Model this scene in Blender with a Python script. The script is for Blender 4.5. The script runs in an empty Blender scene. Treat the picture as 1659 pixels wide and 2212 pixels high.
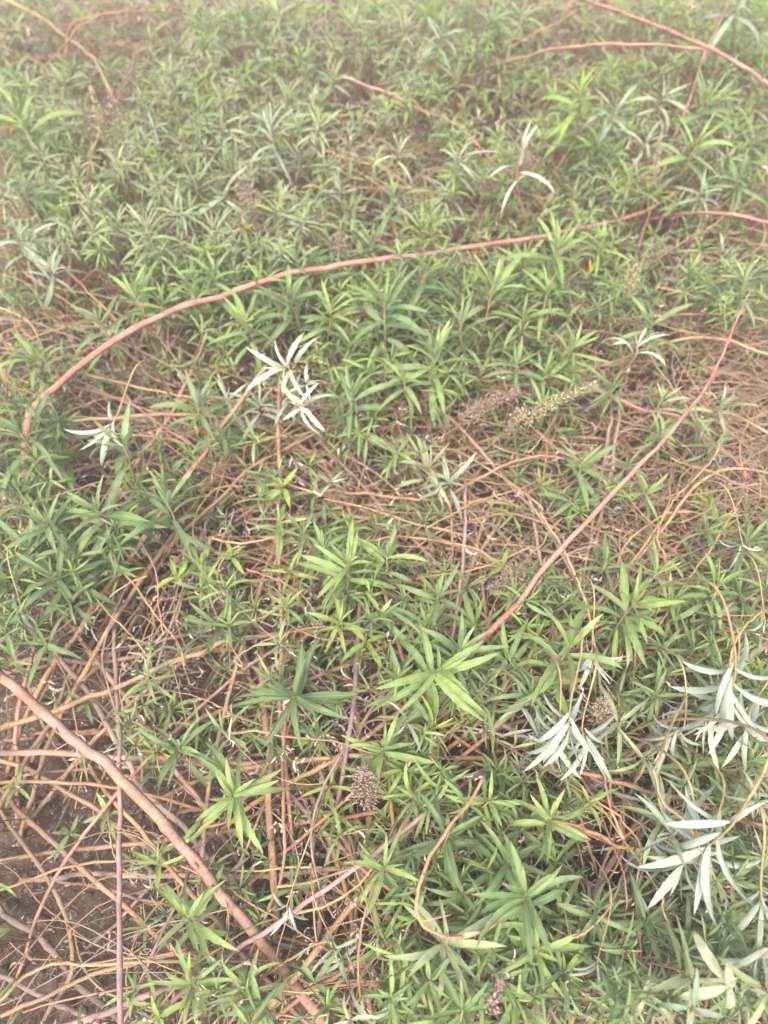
import bpy, math, random
import numpy as np
from mathutils import Vector, Matrix, Quaternion, noise

random.seed(11)
R = math.radians
S = bpy.context.scene
COL = S.collection

# ------------------------------------------------------------------ camera
CAM_Z, PITCH, HALF = 1.95, 57.0, 33.0
cam = bpy.data.cameras.new('camera')
camo = bpy.data.objects.new('camera', cam)
COL.objects.link(camo)
camo.location = (0, 0, CAM_Z)
camo.rotation_euler = (R(90 - PITCH), 0, 0)
cam.sensor_fit = 'VERTICAL'
cam.sensor_height = 24
cam.lens = 12 / math.tan(R(HALF))
cam.clip_start, cam.clip_end = 0.02, 400
cam.dof.use_dof = True
cam.dof.focus_distance = 1.5
cam.dof.aperture_fstop = 1.4
S.camera = camo

# ------------------------------------------------------------------ world, sun, exposure
SUN_EL, SUN_AZ = 62.0, 200.0
w = bpy.data.worlds.new('World'); S.world = w; w.use_nodes = True
nt = w.node_tree; nt.nodes.clear()
sky = nt.nodes.new('ShaderNodeTexSky'); sky.sky_type = 'NISHITA'; sky.sun_disc = False
sky.sun_elevation = R(SUN_EL); sky.sun_rotation = R(SUN_AZ)
sky.air_density = 1.0; sky.dust_density = 6.0; sky.ozone_density = 1.0
bg = nt.nodes.new('ShaderNodeBackground'); bg.inputs['Strength'].default_value = 0.13
wo = nt.nodes.new('ShaderNodeOutputWorld')
nt.links.new(sky.outputs[0], bg.inputs[0]); nt.links.new(bg.outputs[0], wo.inputs[0])
sl = bpy.data.lights.new('sun', 'SUN'); sl.energy = 1.5; sl.angle = R(18); sl.color = (1.0, 0.93, 0.84)
so = bpy.data.objects.new('sun', sl); COL.objects.link(so)
az = R(SUN_AZ); el = R(SUN_EL)
sd = Vector((math.sin(az) * math.cos(el), math.cos(az) * math.cos(el), math.sin(el)))
so.rotation_euler = sd.to_track_quat('Z', 'Y').to_euler(); so.location = (0, 0, 8)
S.view_settings.view_transform = 'Standard'; S.view_settings.look = 'None'
S.view_settings.gamma = 1; S.view_settings.use_curve_mapping = False
S.view_settings.exposure = 1.92
S.render.engine = 'CYCLES'
S.cycles.max_bounces = 8; S.cycles.diffuse_bounces = 4; S.cycles.transmission_bounces = 4; S.cycles.glossy_bounces = 2
S.cycles.use_denoising = True

# ------------------------------------------------------------------ where things stand
_p = R(PITCH)
FWD = Vector((0, math.cos(_p), -math.sin(_p))); UPV = Vector((0, math.sin(_p), math.cos(_p)))
TH = math.tan(R(HALF))
def ground_point(dx, dy, z):
    """the point at height z that stands at (dx, dy) of a 1659 x 2212 plan of the view"""
    u = (dx - 829.5) / 1106 * TH; v = -(dy - 1106) / 1106 * TH
    d = FWD + Vector((u, 0, 0)) + UPV * v
    t = (z - CAM_Z) / d.z
    return Vector((0, 0, CAM_Z)) + d * t
def depth_of(p): return (p - Vector((0, 0, CAM_Z))).dot(FWD)
def plan_of(p):
    q = p - Vector((0, 0, CAM_Z)); dp = q.dot(FWD)
    if dp < .05: return (-9999, -9999)
    return (829.5 + q.x / dp / TH * 1106, 1106 - q.dot(UPV) / dp / TH * 1106)
def metres(px, p): return px * depth_of(p) * TH / 1106

LENS_VEIL = .020  # density of the added volume that stands in for lens smear
# ------------------------------------------------------------------ materials
def nodes(m):
    m.use_nodes = True; t = m.node_tree; t.nodes.clear()
    return t, (lambda k, **a: _nn(t, k, a))
def _nn(t, k, a):
    n = t.nodes.new('ShaderNode' + k)
    for x, v in a.items(): setattr(n, x, v)
    return n
def ramp(n, stops):
    e = n.color_ramp.elements
    while len(e) < len(stops): e.new(.5)
    for i, (p, c) in enumerate(stops):
        e[i].position = p; e[i].color = (*c, 1) if len(c) == 3 else c

def leaf_material(name, attr):
    m = bpy.data.materials.new(name); t, N = nodes(m); L = t.links.new
    if attr:
        c = N('VertexColor', layer_name='tint'); colour = c.outputs['Color']
    else:
        c = N('ObjectInfo'); colour = c.outputs['Color']
    uv = N('UVMap'); sep = N('SeparateXYZ'); L(uv.outputs[0], sep.inputs[0])
    geo = N('NewGeometry')
    # midrib: distance from v = .5
    a = N('Math', operation='SUBTRACT'); L(sep.outputs['Y'], a.inputs[0]); a.inputs[1].default_value = .5
    b = N('Math', operation='ABSOLUTE'); L(a.outputs[0], b.inputs[0])
    rib = N('MapRange'); L(b.outputs[0], rib.inputs[0])
    rib.inputs[1].default_value = .03; rib.inputs[2].default_value = .10; rib.inputs[3].default_value = 1; rib.inputs[4].default_value = 0
    # side veins run forward from the rib: u*k - |v|*q
    k1 = N('Math', operation='MULTIPLY'); L(sep.outputs['X'], k1.inputs[0]); k1.inputs[1].default_value = 150
    k2 = N('Math', operation='MULTIPLY'); L(b.outputs[0], k2.inputs[0]); k2.inputs[1].default_value = 14
    k3 = N('Math', operation='SUBTRACT'); L(k1.outputs[0], k3.inputs[0]); L(k2.outputs[0], k3.inputs[1])
    k4 = N('Math', operation='SINE'); L(k3.outputs[0], k4.inputs[0])
    # blotchy colour
    tc = N('NewGeometry')
    nz = N('TexNoise'); nz.inputs['Scale'].default_value = 55; nz.inputs['Detail'].default_value = 4
    L(tc.outputs['Position'], nz.inputs['Vector'])
    nr = N('MapRange'); L(nz.outputs['Fac'], nr.inputs[0]); nr.inputs[1].default_value = .3; nr.inputs[2].default_value = .7
    nr.inputs[3].default_value = .78; nr.inputs[4].default_value = 1.2
    mul = N('VectorMath', operation='SCALE'); L(colour, mul.inputs[0]); L(nr.outputs[0], mul.inputs['Scale'])
    mixr = N('Mix', data_type='RGBA'); 
    rf = N('Math', operation='MULTIPLY'); L(rib.outputs[0], rf.inputs[0]); rf.inputs[1].default_value = .38
    L(rf.outputs[0], mixr.inputs[0]); L(mul.outputs[0], mixr.inputs[6]); mixr.inputs[7].default_value = (.24, .32, .15, 1)
    n5 = N('TexNoise'); n5.inputs['Scale'].default_value = 38; n5.inputs['Detail'].default_value = 5; L(tc.outputs['Position'], n5.inputs['Vector'])
    t1 = N('MapRange'); L(sep.outputs['X'], t1.inputs[0]); t1.inputs[1].default_value = .72; t1.inputs[2].default_value = 1.0; t1.inputs[4].default_value = .20
    t2 = N('Math', operation='ADD'); L(t1.outputs[0], t2.inputs[0]); L(n5.outputs['Fac'], t2.inputs[1])
    t3 = N('MapRange'); L(t2.outputs[0], t3.inputs[0]); t3.inputs[1].default_value = .66; t3.inputs[2].default_value = .74; t3.inputs[4].default_value = .8
    spot = N('Mix', data_type='RGBA'); L(t3.outputs[0], spot.inputs[0]); L(mixr.outputs[2], spot.inputs[6]); spot.inputs[7].default_value = (.26, .19, .09, 1)
    mixr = spot
    # felted pale underside
    und = N('Mix', data_type='RGBA'); und.inputs[0].default_value = .30
    und.inputs[6].default_value = (.36, .395, .33, 1); L(colour, und.inputs[7])
    both = N('Mix', data_type='RGBA'); L(geo.outputs['Backfacing'], both.inputs[0]); L(mixr.outputs[2], both.inputs[6]); L(und.outputs[2], both.inputs[7])
    bump = N('Bump'); bump.inputs['Strength'].default_value = .4; bump.inputs['Distance'].default_value = .0006
    bs = N('Math', operation='SUBTRACT'); L(k4.outputs[0], bs.inputs[0]); L(rib.outputs[0], bs.inputs[1]); L(bs.outputs[0], bump.inputs['Height'])
    pr = N('BsdfPrincipled'); L(both.outputs[2], pr.inputs['Base Color']); L(bump.outputs[0], pr.inputs['Normal'])
    pr.inputs['Roughness'].default_value = .58; pr.inputs['Specular IOR Level'].default_value = .32
    tr = N('BsdfTranslucent')
    tcx = N('VectorMath', operation='MULTIPLY'); L(mixr.outputs[2], tcx.inputs[0]); tcx.inputs[1].default_value = (1.25, 1.35, .55); L(tcx.outputs[0], tr.inputs[0])
    ms = N('MixShader'); ms.inputs[0].default_value = .26; L(pr.outputs[0], ms.inputs[1]); L(tr.outputs[0], ms.inputs[2])
    o = N('OutputMaterial'); L(ms.outputs[0], o.inputs[0])
    return m

def bark_material(name, attr, dark=.7):
    m = bpy.data.materials.new(name); t, N = nodes(m); L = t.links.new
    c = N('VertexColor', layer_name='tint') if attr else N('ObjectInfo')
    uv = N('UVMap'); mp = N('Mapping'); L(uv.outputs[0], mp.inputs[0]); mp.inputs['Scale'].default_value = (9, 18, 1)
    n1 = N('TexNoise'); L(mp.outputs[0], n1.inputs['Vector']); n1.inputs['Scale'].default_value = 1; n1.inputs['Detail'].default_value = 5
    g = N('NewGeometry'); n2 = N('TexNoise'); L(g.outputs['Position'], n2.inputs['Vector']); n2.inputs['Scale'].default_value = 22; n2.inputs['Detail'].default_value = 4
    ad = N('Math', operation='ADD'); L(n1.outputs['Fac'], ad.inputs[0]); L(n2.outputs['Fac'], ad.inputs[1])
    r1 = N('MapRange'); L(ad.outputs[0], r1.inputs[0]); r1.inputs[1].default_value = .7; r1.inputs[2].default_value = 1.3; r1.inputs[3].default_value = .5; r1.inputs[4].default_value = 1.35
    sc = N('VectorMath', operation='SCALE'); L(c.outputs['Color'], sc.inputs[0]); L(r1.outputs[0], sc.inputs['Scale'])
    n3 = N('TexNoise'); L(g.outputs['Position'], n3.inputs['Vector']); n3.inputs['Scale'].default_value = 11; n3.inputs['Detail'].default_value = 6
    r3 = N('MapRange'); L(n3.outputs['Fac'], r3.inputs[0]); r3.inputs[1].default_value = .48; r3.inputs[2].default_value = .64; r3.inputs[4].default_value = .5
    mx = N('Mix', data_type='RGBA'); L(r3.outputs[0], mx.inputs[0]); L(sc.outputs[0], mx.inputs[6]); mx.inputs[7].default_value = (.20, .165, .14, 1)
    bp = N('Bump'); bp.inputs['Strength'].default_value = .6; bp.inputs['Distance'].default_value = .001; L(n1.outputs['Fac'], bp.inputs['Height'])
    pr = N('BsdfPrincipled'); L(mx.outputs[2], pr.inputs['Base Color']); L(bp.outputs[0], pr.inputs['Normal'])
    pr.inputs['Roughness'].default_value = .75; pr.inputs['Specular IOR Level'].default_value = .25
    o = N('OutputMaterial'); L(pr.outputs[0], o.inputs[0])
    return m

def soil_material():
    m = bpy.data.materials.new('soil'); t, N = nodes(m); L = t.links.new
    g = N('NewGeometry')
    n1 = N('TexNoise'); n1.inputs['Scale'].default_value = 5; n1.inputs['Detail'].default_value = 8; n1.inputs['Roughness'].default_value = .65
    n2 = N('TexNoise'); n2.inputs['Scale'].default_value = 60; n2.inputs['Detail'].default_value = 6
    n3 = N('TexVoronoi'); n3.inputs['Scale'].default_value = 85
    for n in (n1, n2, n3): L(g.outputs['Position'], n.inputs['Vector'])
    r = N('ValToRGB'); L(n1.outputs['Fac'], r.inputs[0])
    ramp(r, [(.3, (.040, .026, .020)), (.5, (.064, .042, .032)), (.62, (.062, .050, .028)), (.78, (.092, .064, .050))])
    r2 = N('MapRange'); L(n2.outputs['Fac'], r2.inputs[0]); r2.inputs[1].default_value = .3; r2.inputs[2].default_value = .7; r2.inputs[3].default_value = .6; r2.inputs[4].default_value = 1.5
    sc = N('VectorMath', operation='SCALE'); L(r.outputs[0], sc.inputs[0]); L(r2.outputs[0], sc.inputs['Scale'])
    ad = N('Math', operation='MULTIPLY_ADD'); L(n3.outputs['Distance'], ad.inputs[0]); ad.inputs[1].default_value = .6; L(n2.outputs['Fac'], ad.inputs[2])
    bp = N('Bump'); bp.inputs['Strength'].default_value = .9; bp.inputs['Distance'].default_value = .006; L(ad.outputs[0], bp.inputs['Height'])
    pr = N('BsdfPrincipled'); L(sc.outputs[0], pr.inputs['Base Color']); L(bp.outputs[0], pr.inputs['Normal'])
    pr.inputs['Roughness'].default_value = .95; pr.inputs['Specular IOR Level'].default_value = .15
    o = N('OutputMaterial'); L(pr.outputs[0], o.inputs[0])
    return m

def dry_material(name, attr):
    m = bpy.data.materials.new(name); t, N = nodes(m); L = t.links.new
    c = N('VertexColor', layer_name='tint') if attr else N('ObjectInfo')
    g = N('NewGeometry'); n = N('TexNoise'); n.inputs['Scale'].default_value = 140; n.inputs['Detail'].default_value = 3; L(g.outputs['Position'], n.inputs['Vector'])
    r = N('MapRange'); L(n.outputs['Fac'], r.inputs[0]); r.inputs[1].default_value = .3; r.inputs[2].default_value = .7; r.inputs[3].default_value = .6; r.inputs[4].default_value = 1.3
    sc = N('VectorMath', operation='SCALE'); L(c.outputs['Color'], sc.inputs[0]); L(r.outputs[0], sc.inputs['Scale'])
    bp = N('Bump'); bp.inputs['Strength'].default_value = .5; bp.inputs['Distance'].default_value = .001; L(n.outputs['Fac'], bp.inputs['Height'])
    pr = N('BsdfPrincipled'); L(sc.outputs[0], pr.inputs['Base Color']); L(bp.outputs[0], pr.inputs['Normal']); pr.inputs['Roughness'].default_value = .85
    pr.inputs['Specular IOR Level'].default_value = .2
    o = N('OutputMaterial'); L(pr.outputs[0], o.inputs[0])
    return m
M_LEAF, M_LEAFS = leaf_material('leaf', False), leaf_material('leaf_mass', True)
M_BARK, M_BARKS = bark_material('bark', False), bark_material('bark_mass', True)
M_DRY, M_DRYS = dry_material('dry_leaf', False), dry_material('dry_mass', True)
M_SOIL = soil_material()

# ------------------------------------------------------------------ mesh makers
def mesh_of(name, V, F, uv=None, mat=None, tint=None, smooth=True):
    me = bpy.data.meshes.new(name)
    me.from_pydata([tuple(v) for v in V], [], F)
    if uv is not None:
        l = me.uv_layers.new(name='UVMap')
        li = np.empty(len(me.loops), np.int32); me.loops.foreach_get('vertex_index', li)
        l.data.foreach_set('uv', np.asarray(uv, np.float32)[li].ravel())
    if tint is not None:
        a = me.color_attributes.new('tint', 'FLOAT_COLOR', 'POINT')
        c = np.ones((len(V), 4), np.float32); c[:, :3] = tint; a.data.foreach_set('color', c.ravel())
    if smooth: me.polygons.foreach_set('use_smooth', [True] * len(me.polygons))
    if mat: me.materials.append(mat)
    me.update()
    return me

def leaf_geo(w, droop, fold, twist, rows, seed, serr=.07):
    """unit-length lance leaf: base at origin, runs along +X, upper face +Z"""
    rg = random.Random(seed); V = []; UV = []; F = []
    x = z = y = 0.0; dt = 1 / (rows - 1); side = rg.uniform(-.35, .35)
    for i in range(rows):
        t = i * dt
        a = -droop * t ** 1.3 + .25 * droop * (1 - t)
        if i: x += math.cos(a) * dt * math.cos(side * t); z += math.sin(a) * dt; y += math.sin(side * t) * dt
        ww = w * 1.95 * (max(t, 0) + .012) ** .62 * (1 - t + .004) ** .85
        f = fold * (1 - .45 * t) + rg.uniform(-.1, .1)
        tw = twist * t
        for s in (-1, 0, 1):
            e = ww * (1 + (serr if (i % 2) else -serr)) if s else 0
            hy = s * e * math.cos(f); hz = abs(s) * e * math.sin(f) + (rg.uniform(-.006, .006) if s else 0)
            yy = hy * math.cos(tw) - hz * math.sin(tw); zz = hy * math.sin(tw) + hz * math.cos(tw)
            V.append((x - math.sin(a) * zz, y + yy, z + math.cos(a) * zz)); UV.append((t, .5 + s * .5))
    for i in range(rows - 1):
        b = i * 3
        for k in (0, 1): F.append((b + k, b + 3 + k, b + 4 + k, b + 1 + k))
    return V, F, UV

def curl_geo(seed, rows=9):
    """withered leaf: a narrow strip curled and twisted on itself"""
    rg = random.Random(seed); V = []; UV = []; F = []
    p = Vector((0, 0, 0)); d = Vector((1, 0, 0)); k = rg.uniform(1.5, 6) / rows; tw = rg.uniform(-3, 3)
    ax = Vector((rg.uniform(-.3, .3), 1, rg.uniform(-.6, .6))).normalized()
    for i in range(rows):
        t = i / (rows - 1); ww = .13 * (t + .03) ** .5 * (1.02 - t) ** .7 * rg.uniform(.7, 1.3)
        s = (Quaternion(d, tw * t) @ d.orthogonal()).normalized(); n = d.cross(s)
        for q in (-1, 0, 1):
            V.append(p + s * ww * q + n * ww * (abs(q) * .9 + rg.uniform(-.15, .15))); UV.append((t, .5 + q * .5))
        p = p + d / (rows - 1)
        d = (Quaternion(ax, k * rg.uniform(.2, 1.9)) @ d).normalized()
    for i in range(rows - 1):
        b = i * 3
        for q in (0, 1): F.append((b + q, b + 3 + q, b + 4 + q, b + 1 + q))
    return V, F, UV

def catmull(P, n):
    P = [Vector(p) for p in P]
    if len(P) == 2: P = [P[0], (P[0] + P[1]) / 2, P[1]]
    E = [P[0] * 2 - P[1]] + P + [P[-1] * 2 - P[-2]]
    out = []
    for i in range(len(P) - 1):
        a, b, c, d = E[i:i + 4]
        for k in range(n):
            t = k / n
            out.append(.5 * ((2 * b) + (c - a) * t + (2 * a - 5 * b + 4 * c - d) * t * t + (3 * b - a - 3 * c + d) * t ** 3))
    out.append(P[-1]); return out

def tube_geo(C, r0, r1, sides=6, node=0.07, wob=0, seed=0, bulge=.22):
    rg = random.Random(seed); V = []; F = []; UV = []
    n = len(C); s = 0.0; nrm = None; ph = rg.uniform(0, node)
    for i, p in enumerate(C):
        a = C[max(i - 1, 0)]; b = C[min(i + 1, n - 1)]; d = (b - a).normalized()
        if nrm is None: nrm = d.orthogonal().normalized()
        nrm = (nrm - d * nrm.dot(d)).normalized(); bi = d.cross(nrm)
        if i: s += (C[i] - C[i - 1]).length
        t = i / (n - 1); r = r0 + (r1 - r0) * t
        q = ((s + ph) % node) / node
        r *= 1 + bulge * max(0, 1 - abs(q - .5) * 7) + rg.uniform(-.03, .03)
        o = nrm * rg.uniform(-wob, wob) + bi * rg.uniform(-wob, wob)
        for k in range(sides + 1):
            an = 2 * math.pi * k / sides
            if k < sides: V.append(p + o + nrm * math.cos(an) * r + bi * math.sin(an) * r); UV.append((an / 6.283, s * 10))
    for i in range(n - 1):
        for k in range(sides):
            k2 = (k + 1) % sides
            F.append((i * sides + k, i * sides + k2, (i + 1) * sides + k2, (i + 1) * sides + k))
    F.append(tuple(range(sides - 1, -1, -1))); F.append(tuple((n - 1) * sides + k for k in range(sides)))
    return V, F, UV

class Mass:
    """gathers many small pieces into one mesh"""
    def __init__(s): s.V = []; s.F = []; s.U = []; s.C = []; s.n = 0
    def add(s, V, F, UV, M=None, c=(.5, .5, .5)):
        V = np.asarray([tuple(v) for v in V], np.float64) if not isinstance(V, np.ndarray) else V
        if M is not None:
            A = np.array(M); V = V @ A[:3, :3].T + A[:3, 3]
        F = np.asarray(F, np.int64) if not isinstance(F, np.ndarray) else F
        s.V.append(V); s.F.append(F + s.n); s.U.append(np.asarray(UV)); s.C.append(np.tile(np.array(c)[None, :3], (len(V), 1))); s.n += len(V)
    def build(s, name, mat, parent=None):
        V = np.concatenate(s.V); F = np.concatenate(s.F); U = np.concatenate(s.U); C = np.concatenate(s.C)
        me = bpy.data.meshes.new(name); k = F.shape[1]
        me.vertices.add(len(V)); me.vertices.foreach_set('co', V.astype(np.float32).ravel())
        me.loops.add(F.size); me.loops.foreach_set('vertex_index', F.astype(np.int32).ravel())
        me.polygons.add(len(F)); me.polygons.foreach_set('loop_start', np.arange(0, F.size, k, dtype=np.int32))
        l = me.uv_layers.new(name='UVMap'); l.data.foreach_set('uv', U[F.ravel()].astype(np.float32).ravel())
        a = me.color_attributes.new('tint', 'FLOAT_COLOR', 'POINT')
        c = np.ones((len(V), 4), np.float32); c[:, :3] = C; a.data.foreach_set('color', c.ravel())
        me.polygons.foreach_set('use_smooth', [True] * len(F))
        me.materials.append(mat); me.update(calc_edges=True); me.validate()
        return link(name, me, parent)

def link(name, me, parent=None, loc=None, color=None):
    o = bpy.data.objects.new(name, me); COL.objects.link(o)
    if parent: o.parent = parent
    if loc is not None: o.location = loc
    if color: o.color = (*color[:3], 1)
    return o

# leaf library: shape -> list over droop
DROOPS = (.15, .5, .95, 1.4)
LIB = {}
for kind, w, serr in (('lance', .090, .07), ('narrow', .064, .03), ('broad', .140, .06), ('slim', .080, .045)):
    for di, dr in enumerate(DROOPS):
        for v in range(2):
            sd_ = hash((kind[0], di, v)) & 0 or (len(LIB) * 7 + 3)
            g = leaf_geo(w, dr, .42 + .12 * v, (-.5, .6)[v], 12, sd_, serr)
            me = mesh_of('leaf', g[0], g[1], g[2], M_LEAF)
            lo = leaf_geo(w, dr, .45, (-.5, .6)[v], 7, sd_, 0)
            LIB[kind, di, v] = (me, (np.array(lo[0]), np.array(lo[1]), np.array(lo[2])))
CURL = []
for v in range(7):
    g = curl_geo(40 + v)
    CURL.append((mesh_of('withered_leaf', g[0], g[1], g[2], M_DRY), (np.array([tuple(p) for p in g[0]]), np.array(g[1]), np.array(g[2]))))

# colours (real-world reflectance)
TINT = {
    'dark':   ((.080, .125, .054), (.150, .200, .075)),
    'green':  ((.108, .165, .066), (.195, .255, .100)),
    'fresh':  ((.142, .205, .070), (.240, .305, .098)),
    'yellow': ((.165, .235, .055), (.255, .325, .080)),
    'grey':   ((.195, .230, .125), (.33, .355, .195)),
    'silver': ((.200, .240, .180), (.310, .345, .240)),
    'white':  ((.40, .42, .34), (.52, .53, .43)),
    'cream':  ((.300, .315, .210), (.430, .430, .300)),
}
BARKC = {'pink': (.33, .170, .120), 'orange': (.30, .172, .092), 'tan': (.29, .185, .105), 'grey': (.22, .165, .125), 'red': (.27, .125, .085), 'straw': (.28, .20, .095), 'mauve': (.26, .170, .145)}
def vary(c, rg, k=.14):
    f = 1 + rg.uniform(-k, k); return tuple(max(.01, x * f * (1 + rg.uniform(-.05, .05))) for x in c)

def shoot_leaves(rg, L, tint, kind, pairs, axis, spread=1.0, under=0):
    """list of (leaf key, matrix relative to the tip, colour)"""
    out = []; z = axis.normalized(); x = z.orthogonal().normalized(); y = z.cross(x)
    a0 = rg.uniform(0, 6.28); s = 0
    old, new = TINT[tint]
    for i in range(pairs):
        f = i / max(pairs - 1, 1)
        for h in (0, 1):
            if i > 0 and rg.random() < .07: continue
            az = a0 + i * 1.5708 + h * 3.1416 + rg.uniform(-.38, .38)
            tilt = R(14 + (72 if under == 0 else 52) * f ** .8 * spread + rg.uniform(-13, 13))   # from the axis
            rad = x * math.cos(az) + y * math.sin(az)
            d = (z * math.cos(tilt) + rad * math.sin(tilt)).normalized()
            up = (z * math.sin(tilt) - rad * math.cos(tilt)).normalized()
            d2 = (d + Vector((0, 0, -.12 * f))).normalized()
            if d2.cross(up).length < 1e-3: d2 = d
            sy = up.cross(d2).normalized(); up2 = d2.cross(sy)
            roll = Quaternion(d2, rg.uniform(-.45, .45)); sy = roll @ sy; up2 = roll @ up2
            ln = L * min(1.0, (.42 + 1.15 * f)) * (1 - .12 * max(0, f - .7) / .3) * rg.uniform(.85, 1.12)
            if i == 0: ln *= .9
            k = ln; ws = k * rg.uniform(.85, 1.15)
            M = Matrix(((d2.x * k, sy.x * ws, up2.x * k, 0), (d2.y * k, sy.y * ws, up2.y * k, 0), (d2.z * k, sy.z * ws, up2.z * k, 0), (0, 0, 0, 1)))
            M.translation = -z * s + rad * .002
            di = min(3, max(0, int(f * 3.2 + rg.uniform(-.7, .9))))
            q = max(0, min(1, (1 - f) ** 1.6 + rg.uniform(-.12, .12)))
            c = tuple(a + (b - a) * q for a, b in zip(old, new))
            out.append(((kind, di, rg.randrange(2)), M, vary(c, rg)))
        s += L * (.035 + .11 * f) * rg.uniform(.8, 1.2)
    return out, s

# ------------------------------------------------------------------ ground
def ground_h(x, y):
    return .030 * noise.fractal(Vector((x * 2.1, y * 2.1, 3.1)), 1, 2, 3) + .012 * noise.fractal(Vector((x * 13, y * 13, 1.7)), .8, 2.1, 4)
xs = [-80, -40, -20, -10, -6, -4, -3] + [-2.4 + .012 * i for i in range(401)] + [3, 4, 6, 10, 20, 40, 80]
ys = [-80, -40, -20, -10, -5, -2.5, -1.2] + [-.55 + .012 * i for i in range(180)] + [1.61 + .03 * i for i in range(120)] + [5.3, 5.8, 6.5, 8, 12, 20, 40, 80]
nx, ny = len(xs), len(ys)
V = [(x, y, ground_h(x, y)) for y in ys for x in xs]
F = [(j * nx + i, j * nx + i + 1, (j + 1) * nx + i + 1, (j + 1) * nx + i) for j in range(ny - 1) for i in range(nx - 1)]
g = link('ground', mesh_of('ground', V, F, None, M_SOIL)); g['kind'] = 'structure'; g['label'] = 'dark brown bare soil under the thicket'

THINGS = []     # (root, plan position, kind info) - labels are written at the end
def root_at(name, loc):
    o = bpy.data.objects.new(name, None); COL.objects.link(o); o.location = loc
    o.empty_display_size = .02
    return o

hz = bpy.data.materials.new('lens_veil'); t_, N_ = nodes(hz)  # thin box of volume added to imitate lens veil: lifts dark gaps, fades far plants
pv = N_('VolumePrincipled'); pv.inputs['Color'].default_value = (.95, .93, .85, 1); pv.inputs['Density'].default_value = LENS_VEIL; pv.inputs['Anisotropy'].default_value = .1
ho = N_('OutputMaterial'); t_.links.new(pv.outputs[0], ho.inputs['Volume'])
hv = [(x, y, z) for x in (-90, 90) for y in (-90, 90) for z in (-1.2, 2.15)]
h_ = link('lens_veil', mesh_of('lens_veil', hv, [(0, 1, 3, 2), (4, 6, 7, 5), (0, 4, 5, 1), (2, 3, 7, 6), (0, 2, 6, 4), (1, 5, 7, 3)], None, hz, smooth=False))
h_['kind'] = 'stuff'; h_['label'] = 'added pale volume imitating the milky veil of a smeared lens'; h_['category'] = 'lens_veil'

# ------------------------------------------------------------------ canes and twigs
def add_withered(root, base, C, rg, n, size=(.02, .045)):
    for _ in range(n):
        p = C[rg.randrange(len(C) // 6, len(C) - 1)]
        o = link('withered_leaf', CURL[rg.randrange(7)][0], root, p - base, vary((.30, .235, .185), rg, .3))
        o.rotation_euler = (rg.uniform(0, 6), R(rg.uniform(20, 100)), rg.uniform(0, 6)); s = rg.uniform(*size); o.scale = (s, s * 1.1, s * 1.1)

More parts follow.
